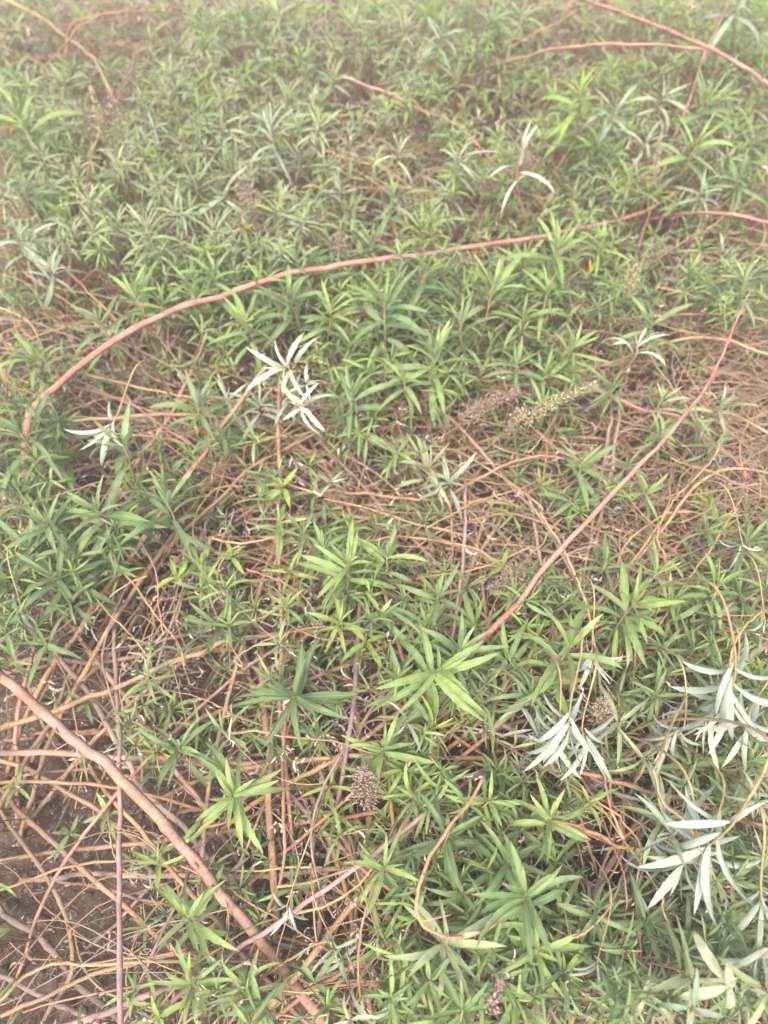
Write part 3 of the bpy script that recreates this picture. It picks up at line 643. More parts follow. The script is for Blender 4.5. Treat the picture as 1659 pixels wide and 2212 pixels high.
# clods
cl = Mass()
import bmesh
bm = bmesh.new(); bmesh.ops.create_icosphere(bm, subdivisions=1, radius=1); ico = (np.array([tuple(v.co) for v in bm.verts]), np.array([[v.index for v in f.verts] for f in bm.faces])); bm.free()
for k in range(2600):
    x, y = rg.uniform(-1.3, .5), rg.uniform(-.5, 1.2)
    if k % 3 == 0: x, y = rg.uniform(-2.2, 2.2), rg.uniform(-.6, 4)
    s = min(.02, .003 * rg.paretovariate(1.7))
    v = ico[0] * np.array([[1 + rg.uniform(-.3, .3) for _ in range(3)] for _ in range(12 if len(ico[0]) == 12 else len(ico[0]))])
    M = Matrix.Translation((x, y, ground_h(x, y) + s * .15)) @ Matrix.Rotation(rg.uniform(0, 6.28), 4, 'Z') @ Matrix.Diagonal((s * 1.2, s, s * .6, 1))
    cl.add(v, ico[1], np.zeros((len(v), 2)), M, vary((.085, .06, .045), rg, .35))
o = cl.build('soil_clods', M_DRYS); o['kind'] = 'stuff'; o['label'] = 'small crumbs and clods of brown soil'; o['category'] = 'soil'

# ------------------------------------------------------------------ leafy shoots
def shoot(dx, dy, r, tint, kind='lance', pairs=6, z=None, tilt=(0, 0), spread=1.0, hang=False, seed=0, label=None, stem=True, name=None):
    rg = random.Random(seed * 13 + 5); c = cell(dx, dy)
    if z is None: z = rg.uniform(*ZC[c])
    tip = ground_point(dx, dy, z)
    L = metres(r, tip) * 1.2
    y_up = dy < 1000 and pairs > 4
    axis = Vector((tilt[0] + rg.uniform(-.22, .22), tilt[1] + rg.uniform(-.25, .15), 1 if not hang else -.8))
    lv, s = shoot_leaves(rg, L, tint, kind, pairs + (1 if pairs > 4 else 0) + (1 if y_up else 0) + (2 if label and pairs > 6 else 0) + (1 if hang and pairs > 3 else 0), axis, spread, 1 if hang else 0)
    axn = axis.normalized(); foot = tip - axn * s
    if hang:
        q = foot + Vector((rg.uniform(-.06, .06), .10, .07)); b = Vector((q.x + rg.uniform(-.1, .1), q.y + .16, -.01))
        P = [b, (b + q) / 2 + Vector((0, .05, .05)), q, foot, tip]
    else:
        a = rg.uniform(0, 6.28); ln = z * rg.uniform(.35, .9) + .01
        b = Vector((foot.x + math.cos(a) * ln, foot.y + abs(math.sin(a)) * ln, -.01))
        P = [b, b * .45 + foot * .55 + Vector((rg.uniform(-.02, .02), 0, -z * .12)), foot, tip]
        if foot.z < .02: P = [Vector((foot.x, foot.y, -.01)), tip]
    nm = name or ('silvery_shoot' if tint in ('silver', 'cream', 'white') else 'leafy_shoot')
    root = root_at(nm, b)
    rr = max(.0011, min(.0034, L * .022))
    C = catmull([p - b for p in P], 6)
    gm = tube_geo(C, rr * 1.3, rr * .55, 6, .04, .0004, seed)
    link('stem', mesh_of('stem', *gm, M_BARK), root, color=vary(BARKC['straw' if hang else rg.choice(('tan', 'straw', 'orange'))], rg))
    off = Matrix.Translation(tip - b)
    for key, M, col in lv:
        o = link('leaf', LIB[key][0], root, color=col); o.matrix_local = off @ M
    root['category'] = 'shoot'; root['group'] = 'silvery shoots in the thicket' if nm == 'silvery_shoot' else 'green leafy shoots of the thicket'
    THINGS.append([root, tip, dict(kind=nm, tint=tint, size=L, label=label, tilt=axis, pairs=pairs, hang=hang, broad=kind == 'broad')])
    PLACED.append((dx, dy, r))
PLACED = []
SH = [ # x, y, leaf length, tint, kind, pairs, z, tilt, spread, hang, label
 (110,1246,105,'dark','lance',8,.46,(.0,-.15),1.1,0,'large dark green star of toothed leaves low at the left edge'),
 (207,1100,112,'green','lance',8,.50,(.0,-.1),1.25,0,'large green drooping shoot above the big dark star at left'),
 (40,930,112,'dark','slim',8,.52,(-.1,.1),1.25,0,'dark grey green shoot of long narrow drooping leaves at the left edge'),
 (360,1080,105,'green','lance',7,.46,(.1,.1),1.05,0,'wide open green shoot right of the two silvery drooping leaves'),
 (262,955,88,'green','lance',6,.50,(0,.1),1.0,0,'green shoot with cream inner leaf beside the silvery drooping leaves'),
 (427,866,82,'green','lance',5,.46,(0,.2),.95,0,'neat green shoot left of the white leaved shoot'),
 (287,632,80,'fresh','lance',6,.50,(-.1,.1),1.0,0,'fresh green shoot just above the left part of the arching cane'),
 (213,688,72,'green','lance',7,.48,(0,.05),1.1,0,'green shoot touching the arching cane from above near its left end'),
 (77,772,82,'fresh','lance',5,.46,(.1,.2),1.0,0,'fresh green shoot over the pale grass left of the arching cane'),
 (463,586,75,'fresh','lance',6,.5,(0,.1),1,0,None),(530,692,90,'fresh','lance',7,.5,(0,0),1.15,0,'fresh green shoot just below the arching cane left of centre'),
 (433,716,50,'fresh','lance',4,.44,(0,.2),.9,0,None),(623,636,92,'green','lance',7,.5,(0,.1),1.05,0,'green shoot just below the arching cane at its middle'),
 (716,666,76,'fresh','lance',7,.48,(0,.1),1.1,0,None),(830,650,112,'green','lance',8,.52,(.05,.1),1.15,0,'large green shoot under the middle of the arching cane'),
 (1066,612,108,'fresh','slim',8,.52,(.05,.1),1.1,0,'large fresh green shoot under the right part of the arching cane'),
 (993,692,84,'green','slim',7,.48,(0,.1),1.1,0,None),(940,762,108,'fresh','lance',8,.5,(.1,.05),1.15,0,'large fresh green drooping shoot with an upright yellow leaf near centre'),
 (760,848,88,'green','lance',7,.46,(0,.1),1.15,0,'green shoot with drooping leaves right of the white leaved shoot'),
 (873,815,74,'fresh','lance',6,.46,(0,0),1.1,0,None),(920,583,88,'green','lance',7,.5,(0,.1),1.1,0,None),
 (856,965,72,'fresh','lance',5,.44,(0,.2),1.0,0,'small fresh shoot in the gap above the centre'),
 (930,1003,80,'grey','slim',7,.42,(.1,.1),1.1,0,'grey green shoot with pale leaves right above the centre'),
 (970,1040,80,'silver','slim',5,.40,(.1,-.1),1.15,0,'silvery grey shoot right above the centre of the thicket'),
 (610,1050,54,'yellow','broad',4,.42,(0,.15),1,0,'small bright yellow green sprout over the upright pinkish cane'),
 (716,1040,42,'silver','slim',4,.4,(.2,.1),1,0,'tiny silvery sprout left of centre above the level orange cane'),
 (560,740,10,'green','slim',3,.4,(0,0),1,0,None),
 (606,793,88,'white','lance',5,.60,(-.5,-.75),.75,0,'white leaved shoot standing out left of centre'),
 (642,876,68,'white','lance',5,.56,(-.3,-.7),.95,0,'cream leaved shoot directly below the white leaved one'),
 (662,825,54,'white','lance',4,.54,(.4,-.3),1.0,0,'small cream sprout between the white and cream leaved shoots'),
 (232,930,90,'white','slim',4,.50,(-.5,-.3),1.0,1,'silvery drooping leaves beside a green shoot at the left'),
 (490,860,70,'silver','slim',5,.42,(-.2,-.1),1.2,0,'silvery grey shoot behind the long slanting orange cane'),
 (150,1300,60,'green','lance',5,.4,(0,0),1.2,0,None),
 (40,1330,60,'silver','slim',4,.38,(-.2,-.4),1.0,1,'silvery hanging leaves under the big dark star at the left edge'),
 (97,1390,82,'green','lance',5,.38,(0,-.1),1.15,0,'green shoot with few long leaves below the big dark star'),
 (20,1430,60,'fresh','lance',4,.36,(0,.1),1,0,None),
 (320,1459,62,'fresh','lance',6,.36,(0,.1),1.05,0,'fresh shoot with cream centre above the upright mauve cane'),
 (387,1612,100,'green','lance',6,.36,(0,.1),1.1,0,'green shoot right of the upright mauve cane'),
 (500,1722,112,'fresh','lance',9,.42,(0,-.05),1.2,0,'large full fresh green star at lower left of centre'),
 (230,1760,54,'fresh','broad',4,.22,(0,.0),1.1,0,'small fresh sprout crossed by the upright mauve cane'),
 (148,1802,42,'green','broad',4,.2,(0,.1),1.1,0,'small green sprout over the bare soil left of the mauve cane'),
 (287,1868,34,'green','broad',4,.2,(0,.1),1.1,0,'tiny green sprout right of the mauve cane over the bare soil'),
 (36,1700,44,'fresh','broad',3,.26,(0,.1),1,0,'tiny fresh sprout by the left edge over the light orange cane'),
 (222,1992,15,'yellow','broad',2,.07,(0,.2),.8,0,'tiniest yellow sprout rising from the bare soil'),
 (400,1982,112,'fresh','lance',7,.36,(.05,.0),1.1,0,'fresh green shoot beside the lower part of the thickest cane'),
 (460,1870,62,'green','lance',4,.3,(0,.1),1,0,None),(120,2090,30,'green','broad',2,.14,(.1,-.2),1,0,None),
 (290,2138,52,'fresh','lance',4,.34,(0,.1),1,0,'small fresh shoot over the bottom of the upright mauve cane'),
 (407,2125,80,'fresh','lance',7,.36,(0,.0),1.1,0,'fresh green shoot near the bottom left of centre'),
 (342,2200,60,'yellow','broad',4,.34,(0,.1),1,0,None),(530,2150,80,'green','lance',7,.36,(0,.1),1.1,0,'mixed green shoot with small silvery leaves at the bottom'),
 (470,2140,60,'green','lance',5,.34,(0,.1),1.1,0,None),
 (480,2090,36,'silver','slim',4,.36,(0,-.3),1.2,0,'small silvery leaves at the bottom above mixed green shoots'),
 (633,1505,118,'dark','lance',9,.54,(-.05,-.2),1.15,0,'large dark drooping shoot with curled cream leaves at lower centre'),
 (826,1616,92,'fresh','lance',7,.44,(0,.1),1.15,0,'fresh shoot with cream centre leaves above the round brown seed head'),
 (950,1446,128,'fresh','lance',9,.54,(.05,-.05),1.2,0,'largest pale green star below the centre'),
 (998,1400,104,'green','lance',7,.50,(.2,.2),1.05,0,'green shoot just above the largest pale star'),
 (946,1285,88,'green','lance',6,.48,(0,.1),1.05,0,'green shoot right below the centre with two bright upright leaves'),
 (753,1216,104,'fresh','lance',8,.48,(.1,.25),1.05,0,'fresh shoot with one long upright leaf just below the centre'),
 (836,1196,82,'fresh','lance',7,.46,(.1,.2),1.05,0,None),(616,1306,56,'fresh','lance',5,.42,(0,.2),1,0,None),
 (733,1340,66,'yellow','lance',6,.44,(0,.2),1,0,'yellow green shoot below the centre left of the largest pale star'),
 (820,1322,54,'fresh','broad',5,.42,(0,0),1.1,0,None),(603,1126,62,'fresh','lance',5,.46,(0,.1),1,0,None),
 (655,1145,66,'fresh','lance',6,.44,(0,.2),1,0,None),(1086,1223,48,'yellow','broad',4,.36,(.05,.3),.9,0,'small yellow green sprout right of centre beside the slanting pink cane'),
 (925,1352,82,'dark','lance',7,.44,(0,0),1.15,0,None),(790,1385,58,'yellow','broad',4,.36,(0,0),1.1,0,None),
 (880,1560,60,'silver','slim',3,.44,(.1,.2),1,0,None),(430,1220,60,'fresh','broad',5,.32,(0,0),1.1,0,None),
 (470,1350,75,'dark','lance',5,.36,(.2,0),1.1,0,None),(380,1245,52,'yellow','broad',4,.34,(0,0),1,0,None),
 (500,1200,48,'yellow','broad',4,.34,(0,.1),1,0,None),(480,1580,66,'green','lance',5,.38,(-.3,.1),1,0,None),
 (500,1545,58,'cream','slim',2,.42,(-.8,.1),1,0,'two cream leaves pointing left below the centre left'),
 (970,1799,108,'dark','slim',8,.48,(0,.1),1.2,0,'dark green shoot under the top of the hooked orange twig'),
 (966,2040,118,'grey','slim',8,.5,(0,-.15),1.15,0,'grey green shoot hanging inside the bottom of the hooked orange twig'),
 (1136,1930,128,'green','lance',9,.56,(0,0),1.15,0,'huge light green cluster right of the hooked orange twig'),
 (1100,1860,110,'green','lance',8,.48,(0,.2),1.1,0,None),(1160,2060,105,'fresh','lance',8,.46,(.1,-.1),1.2,0,None),
 (1080,2120,95,'green','lance',7,.42,(0,-.1),1.2,0,None),
 (1189,1766,82,'fresh','lance',7,.5,(0,.1),1.15,0,'fresh green shoot just above the huge light cluster'),
 (1276,1732,62,'fresh','lance',7,.46,(0,.1),1.1,0,None),(646,1762,24,'yellow','broad',3,.22,(0,.1),1.1,0,'tiny bright sprout in the dark gap below the centre'),
 (585,1862,34,'yellow','broad',3,.2,(0,0),1.1,0,None),(640,1868,26,'green','broad',3,.2,(0,0),1.1,0,None),(780,1928,42,'fresh','broad',4,.28,(0,0),1.1,0,None),
 (735,2080,44,'yellow','broad',4,.3,(0,-.4),1.0,1,'limp yellow green leaves hanging at the bottom centre'),
 (680,2120,90,'green','lance',4,.34,(0,.4),.6,0,None),(560,2170,66,'green','broad',5,.36,(0,0),1.1,0,None),
 (1236,1393,132,'fresh','lance',7,.58,(0,0),1.2,0,'large pale green star right of the largest one'),
 (1373,1299,108,'fresh','lance',9,.52,(0,.05),1.15,0,'full fresh green shoot below the slanting pink cane at the right'),
 (1420,1235,75,'fresh','slim',6,.5,(0,.3),.9,0,None),(1553,1263,84,'fresh','lance',7,.5,(.1,.1),1.1,0,'fresh green shoot near the right edge above the mauve cane'),
 (1620,1165,80,'green','lance',7,.48,(0,.1),1.1,0,None),(1600,1180,48,'silver','slim',3,.5,(.1,-.3),1,1,'two pale silver leaves in green foliage by the right edge'),
 (1650,1345,60,'silver','slim',2,.5,(0,-.5),1,1,'single silvery leaf hanging at the right edge'),
 (1310,1215,70,'green','lance',6,.42,(0,.1),1.1,0,None),(1500,1400,80,'green','lance',6,.42,(0,.1),1.1,0,None),(1200,1470,70,'yellow','broad',5,.4,(0,0),1.1,0,None),
 (1280,1432,76,'silver','slim',5,.50,(.0,-.4),1.0,1,'silvery leaves hanging under the large pale green star'),
 (1229,1592,108,'silver','slim',6,.56,(-.05,-.5),.95,1,'silvery shoot hanging left of the other silvery ones at right'),
 (1573,1524,122,'silver','slim',7,.60,(.0,-.45),1.1,1,'silvery shoot fanned out at the end of a straw stem near the right edge'),
 (1440,1600,80,'grey','slim',5,.48,(-.3,-.2),1.0,1,None),(1340,1560,90,'grey','slim',4,.44,(.2,0),1.2,0,None),
 (1510,1845,140,'silver','slim',7,.62,(-.05,-.35),1.1,1,'largest silvery white shoot with long hanging leaves at lower right'),
 (1450,1800,120,'silver','slim',4,.58,(-.7,.3),1,0,'silvery leaves spread up left of the largest silvery shoot'),
 (1645,1960,130,'silver','slim',4,.5,(.1,-.5),1.0,1,'silvery leaves hanging at the right edge near the lower right corner'),
 (1640,1730,60,'silver','slim',5,.5,(0,-.2),1.1,0,None),(1620,1640,90,'green','slim',6,.44,(0,.1),1.1,0,None),
 (1575,2140,108,'cream','broad',4,.62,(-.2,-.6),1.2,0,'blurred cream leaves close to the lower right corner'),
 (1500,2180,90,'silver','lance',3,.6,(-.3,-.3),1.2,0,None),
 (1400,1990,95,'dark','slim',6,.4,(.1,0),1.2,0,None),(1480,2060,100,'green','slim',6,.42,(0,0),1.2,0,None),(1350,2130,85,'dark','slim',6,.4,(0,0),1.2,0,None),
 (1290,2090,56,'silver','slim',4,.46,(0,-.3),1.1,1,'small silvery leaves at the bottom right of centre'),
 (1560,2020,100,'grey','slim',6,.42,(0,0),1.2,0,None),
 (623,1969,62,'silver','slim',4,.4,(.0,-.5),1.0,1,'small silvery shoot at the bottom end of the straight mauve cane'),
 (812,2030,48,'silver','slim',3,.4,(0,-.6),.8,1,'small pair of silvery leaves at the bottom centre'),
 (720,2050,58,'silver','narrow',3,.4,(.1,0),1.3,0,None),(800,2210,90,'silver','slim',4,.42,(.1,-.3),1.1,0,None),
 (756,2205,64,'cream','lance',3,.46,(0,.25),.8,0,'cream leaved tip standing up at the bottom edge'),
 (1253,1005,92,'green','lance',6,.46,(.05,.1),1.1,0,'green shoot in the brown tangle right of centre'),
 (1240,1080,80,'green','lance',5,.4,(0,-.1),1.2,0,None),(1400,1060,70,'fresh','slim',5,.44,(0,.1),1.1,0,None),(1560,870,70,'grey','slim',7,.42,(0,0),1.2,0,None),
 (1545,960,60,'green','slim',5,.42,(0,0),1.1,0,None),
 (1207,525,88,'fresh','slim',8,.54,(0,.1),1.1,0,'fresh green shoot just below the right part of the arching cane'),
 (1183,622,80,'fresh','slim',7,.5,(0,.1),1.1,0,None),(1240,745,84,'fresh','slim',7,.46,(.1,.2),1.1,0,None),(1180,800,70,'fresh','slim',7,.44,(0,0),1.1,0,None),
 (1376,745,88,'white','slim',4,.52,(.05,.35),.75,0,'cream leaves standing up left of the slanting cane in the right half'),
 (1409,695,86,'green','slim',6,.5,(.1,.1),1.05,0,'green shoot behind the upright cream leaves in the right half'),
 (1323,836,62,'green','slim',6,.44,(.05,.1),1.1,0,None),(1430,860,62,'grey','slim',6,.44,(0,.2),1.1,0,None),
 (1129,315,92,'white','narrow',6,.58,(0,.15),1.1,0,'pale cream star with narrow leaves in the upper right'),
 (1253,200,88,'yellow','slim',9,.62,(0,-.05),1.2,0,'bright yellow green star in the upper right'),
 (1529,213,88,'green','slim',7,.6,(0,.1),1.1,0,'green shoot below the arching cane at the upper right edge'),
 (1509,300,95,'fresh','slim',8,.56,(0,-.1),1.2,0,'fresh drooping shoot beneath the one at the upper right'),
 (1330,230,70,'silver','slim',6,.5,(0,0),1.2,0,'silvery leaves right of the bright yellow green star'),(1440,200,70,'cream','narrow',7,.5,(0,0),1.2,0,None),(1400,300,70,'silver','narrow',6,.46,(0,0),1.2,0,None),
 (1560,540,44,'cream','slim',3,.48,(0,.4),.5,0,'two short cream leaves standing by the right edge'),
 (1575,570,60,'green','slim',6,.46,(0,.1),1.2,0,None),(1520,415,55,'silver','narrow',5,.48,(0,-.2),1.2,0,None),
 (1590,20,100,'silver','narrow',4,.62,(-.3,-.4),1.1,0,'pale narrow leaves hanging at the top right corner'),
 (863,320,58,'cream','narrow',6,.52,(0,.2),1.1,0,'small pale shoot with two upright leaves above the centre'),
 (583,268,72,'silver','narrow',7,.56,(0,.2),1.0,0,'pale shoot with an upright whitish leaf above the arching cane'),
 (37,243,108,'fresh','slim',7,.58,(0,.2),1.05,0,'tall fresh green shoot at the upper left edge'),
 (317,486,78,'grey','narrow',8,.54,(0,.1),1.15,0,'grey green star with one cream upright leaf at upper left'),
 (312,450,56,'cream','slim',1,.56,(0,.6),.3,0,'single upright cream leaf in grey green foliage at upper left'),
 (40,510,80,'silver','narrow',7,.5,(.1,-.1),1.2,0,'silvery grey arching leaves at the left edge above the fine orange twigs'),
 (110,580,70,'silver','narrow',7,.48,(.1,-.1),1.2,0,None),(560,870,66,'silver','slim',5,.44,(0,0),1.2,0,None),(630,850,60,'silver','lance',5,.46,(0,-.2),1.2,0,None),
 (1470,1880,120,'silver','lance',5,.50,(-.2,-.6),1.1,1,None),(1540,1900,110,'grey','slim',6,.46,(.2,-.5),1.1,1,None),(1430,1760,90,'grey','slim',6,.46,(-.4,.2),1.1,0,None),
 (1520,1560,105,'grey','slim',6,.50,(-.3,-.3),1.1,1,None),(1610,1590,95,'grey','slim',6,.5,(.2,-.3),1.1,1,None),(1190,1610,80,'grey','slim',5,.48,(-.2,-.4),1.1,1,None),
 (1270,1610,90,'silver','slim',5,.5,(.3,-.4),1.1,1,None),(1400,1640,80,'grey','narrow',6,.44,(0,-.2),1.1,0,None),(1620,2080,110,'grey','slim',6,.5,(0,-.3),1.1,1,None),
 (1500,2120,100,'grey','slim',6,.5,(0,-.3),1.2,0,None),(1400,2150,80,'grey','slim',5,.44,(0,-.2),1.2,0,None),(1660,2150,100,'grey','lance',5,.55,(-.3,-.3),1.2,0,None),
 (480,425,84,'silver','slim',3,.5,(-.2,-.2),1.3,0,None),
]
GL = [(133,367,66,'green'),(53,397,78,'green'),(233,143,58,'green'),(137,173,62,'green'),(310,220,48,'fresh'),(373,200,52,'grey'),(387,277,62,'green'),(267,320,60,'grey'),(320,313,50,'grey'),
 (193,430,76,'grey'),(477,207,56,'grey'),(383,93,60,'green'),(443,57,62,'green'),(507,170,64,'fresh'),(470,133,50,'grey'),(153,143,50,'green'),(240,87,52,'green'),(477,267,60,'grey'),(503,360,74,'grey'),
 (423,380,72,'green'),(340,397,66,'grey'),(253,347,60,'grey'),(133,457,54,'fresh'),(460,493,72,'grey'),(377,447,64,'grey'),(213,530,42,'yellow'),(357,533,60,'fresh'),(450,545,70,'yellow'),(540,540,70,'fresh'),
 (120,250,66,'grey'),(30,160,60,'green'),(60,320,70,'green'),(430,240,55,'green'),(560,60,60,'green'),(520,20,62,'grey'),(90,330,60,'grey'),(20,60,70,'green'),(180,240,60,'grey'),(560,350,66,'grey'),
 (766,37,56,'grey'),(646,123,54,'yellow'),(716,163,60,'grey'),(593,450,78,'grey'),(753,457,80,'green'),(710,350,54,'cream'),(873,60,60,'grey'),(956,67,66,'silver'),(986,160,56,'grey'),(920,187,56,'grey'),(840,235,30,'yellow'),
 (620,200,58,'grey'),(680,220,60,'grey'),(640,330,66,'silver'),(690,270,64,'grey'),(600,20,64,'grey'),(820,15,60,'fresh'),(660,60,56,'grey'),(900,120,54,'grey'),(1060,40,60,'green'),(1130,30,60,'grey'),
 (850,420,74,'green'),(910,490,88,'yellow'),(990,340,66,'silver'),(980,400,64,'silver'),(800,520,70,'green'),(700,520,64,'green'),(640,560,70,'green'),(560,600,66,'fresh'),(1050,480,60,'fresh'),(1130,560,80,'fresh'),
 (1290,300,76,'green'),(1360,380,70,'fresh'),(1240,420,76,'fresh'),(1180,440,60,'fresh'),(1300,520,70,'yellow'),(1440,360,70,'green'),(1600,380,70,'green'),(1630,300,70,'green'),(1620,100,70,'green'),(1320,140,50,'fresh'),
 (1000,620,74,'fresh'),(1130,680,70,'fresh'),(690,740,58,'yellow'),(760,730,60,'yellow'),(820,720,66,'fresh'),(880,700,70,'green'),(1060,740,66,'fresh'),(350,650,56,'fresh'),(400,600,66,'green'),(1490,590,60,'green'),(1610,600,70,'grey'),
 (1050,830,64,'fresh'),(1120,780,66,'green'),(100,1130,80,'green'),(40,1060,90,'dark'),(150,1180,80,'green'),(230,1210,75,'green'),(60,1180,90,'dark'),(290,1150,60,'green'),(460,1110,64,'fresh'),(700,1180,54,'green'),
 (980,1480,105,'fresh'),(1030,1350,86,'fresh'),(870,1480,84,'green'),(900,1400,84,'green'),(1100,1420,90,'green'),(1150,1500,70,'green'),(1010,1540,80,'fresh'),(1060,2000,100,'green'),(1200,1860,90,'fresh'),(1130,1790,80,'green'),(1060,1730,80,'fresh'),
 (1210,1980,90,'fresh'),(1000,1930,86,'green'),(1120,2170,90,'green'),(1000,2180,90,'green'),(930,2120,80,'green'),(1220,2100,80,'yellow'),(880,2090,60,'green'),(1600,1280,74,'green'),(1450,1300,76,'fresh'),(1500,1220,66,'fresh'),(1400,1160,56,'green'),
 (1640,1480,80,'green'),(1560,1440,70,'green'),(1420,1500,64,'green'),(1340,1500,60,'green'),(1500,1650,80,'green'),(1560,1720,64,'green'),(1640,1850,76,'green'),(1450,2150,84,'dark'),(1590,1900,70,'green')]
for i, (x, y, r, tint, kind, pairs, z, tl, sp, hg, lab) in enumerate(SH):
    if r < 12: continue
    shoot(x, y, r, tint, kind, pairs, z, tl, sp, bool(hg), 500 + i, lab)
for i, (x, y, r, tint) in enumerate(GL):
    shoot(x, y, r * (.92 if y < 560 else 1.05), tint, 'narrow' if tint in ('grey', 'cream', 'silver') else ('slim' if y < 900 else 'lance'), 7, None, (0, .05), 1.1, False, 800 + i)
n_single = len(PLACED)
# more single shoots between them
rg = random.Random(77)
def tint_for(x, y, c, rg):
    if y < 560 and x < 900: return rg.choice(('grey', 'grey', 'grey', 'fresh', 'silver', 'grey', 'fresh', 'yellow'))
    if y < 560: return rg.choice(('grey', 'fresh', 'yellow', 'fresh', 'green'))
    if c == 's': return rg.choice(('silver', 'silver', 'grey', 'green'))
    if y > 1500 and x > 1150: return rg.choice(('grey', 'green', 'dark', 'green'))
    if c in 'bo': return rg.choice(('fresh', 'yellow', 'green', 'silver'))
    return rg.choice(('green', 'fresh', 'fresh', 'green', 'dark', 'yellow'))
tries = 0
n_leafy = sum(1 for t in THINGS if t[2]['kind'] == 'leafy_shoot')
while n_leafy < 292 and tries < 9000:
    tries += 1
    x, y = rg.uniform(-20, 1680), rg.uniform(-10, 2200); c = cell(x, y)
    if rg.random() > DENS[c] * (.6 if y < 640 else 1 if y < 1420 else .35): continue
    sc = .55 + .35 * y / 2212
    r = rg.uniform(62, 100) * sc * (1 if c not in 'bo' else .6)
    if any(math.hypot(x - a, y - b) < .42 * (q + r) for a, b, q in PLACED): continue
    ti = tint_for(x, y, c, rg)
    if ti == 'silver': ti = 'grey'
    kd = 'narrow' if ti in ('grey',) else ('broad' if c in 'bo' else rg.choice(('slim', 'lance')))
    lo_, hi_ = ZC[c]
    shoot(x, y, r, ti, kd, rg.choice((5, 6, 7)) if c not in 'bo' else rg.choice((3, 4)), rg.uniform(lo_ * .8, hi_ * .92), (rg.uniform(-.2, .2), rg.uniform(-.1, .2)), 1.1, False, 1500 + tries)
    n_leafy += 1
# the rest of the foliage, beyond and beneath, as one mass
fm = Mass(); k = 0; fs = Mass()
while k < 6300:
    x, y = (rg.uniform(-700, 2360), rg.uniform(-420, 2420)) if k % 3 == 0 else (rg.uniform(-30, 1690), 2212 * rg.random() ** 1.5)
    inside = -30 < x < 1690 and -10 < y < 2230
    c = cell(x, y)
    if not inside and c in 'bo': c = 'm'
    if rg.random() > DENS[c] * (1 if inside else .75): continue
    if inside and y > 650 and (c == 'o' or (c == 'b' and rg.random() < .55) or rg.random() < (.40 if y < 1300 else .55)): continue
    lo_, hi_ = ZC[c]; z = rg.uniform(lo_ * .5, hi_ * (.92 if inside else .95))
    tip = ground_point(x, y, z)
    if tip.y > 6.5 or abs(tip.x) > 3.4: continue
    L = rg.uniform(.038, .078)
    ti = tint_for(x, y, c, rg)
    lv, s = shoot_leaves(rg, L, ti, 'narrow' if ti in ('grey', 'silver') else 'slim', rg.choice((4, 5, 6)), Vector((rg.uniform(-.4, .4), rg.uniform(-.4, .4), 1)), 1.1)
    T = Matrix.Translation(tip)
    for key, M, col in lv: fm.add(*LIB[key][1], T @ M, col)
    v, f, u = tube_geo(catmull([Vector((tip.x + rg.uniform(-.1, .1), tip.y + rg.uniform(0, .12), -.01)), tip], 3), .002, .001, 4, .05, 0, k)
    fs.add(v, f[:-2], u, None, BARKC['tan']); k += 1
o = fm.build('understory_foliage', M_LEAFS); o['kind'] = 'stuff'; o['label'] = 'lower leaves filling the thicket beneath and beyond the single shoots'; o['category'] = 'foliage'
o = fs.build('understory_stems', M_BARKS); o['kind'] = 'stuff'; o['label'] = 'thin stems carrying the lower leaves of the thicket'; o['category'] = 'stems'

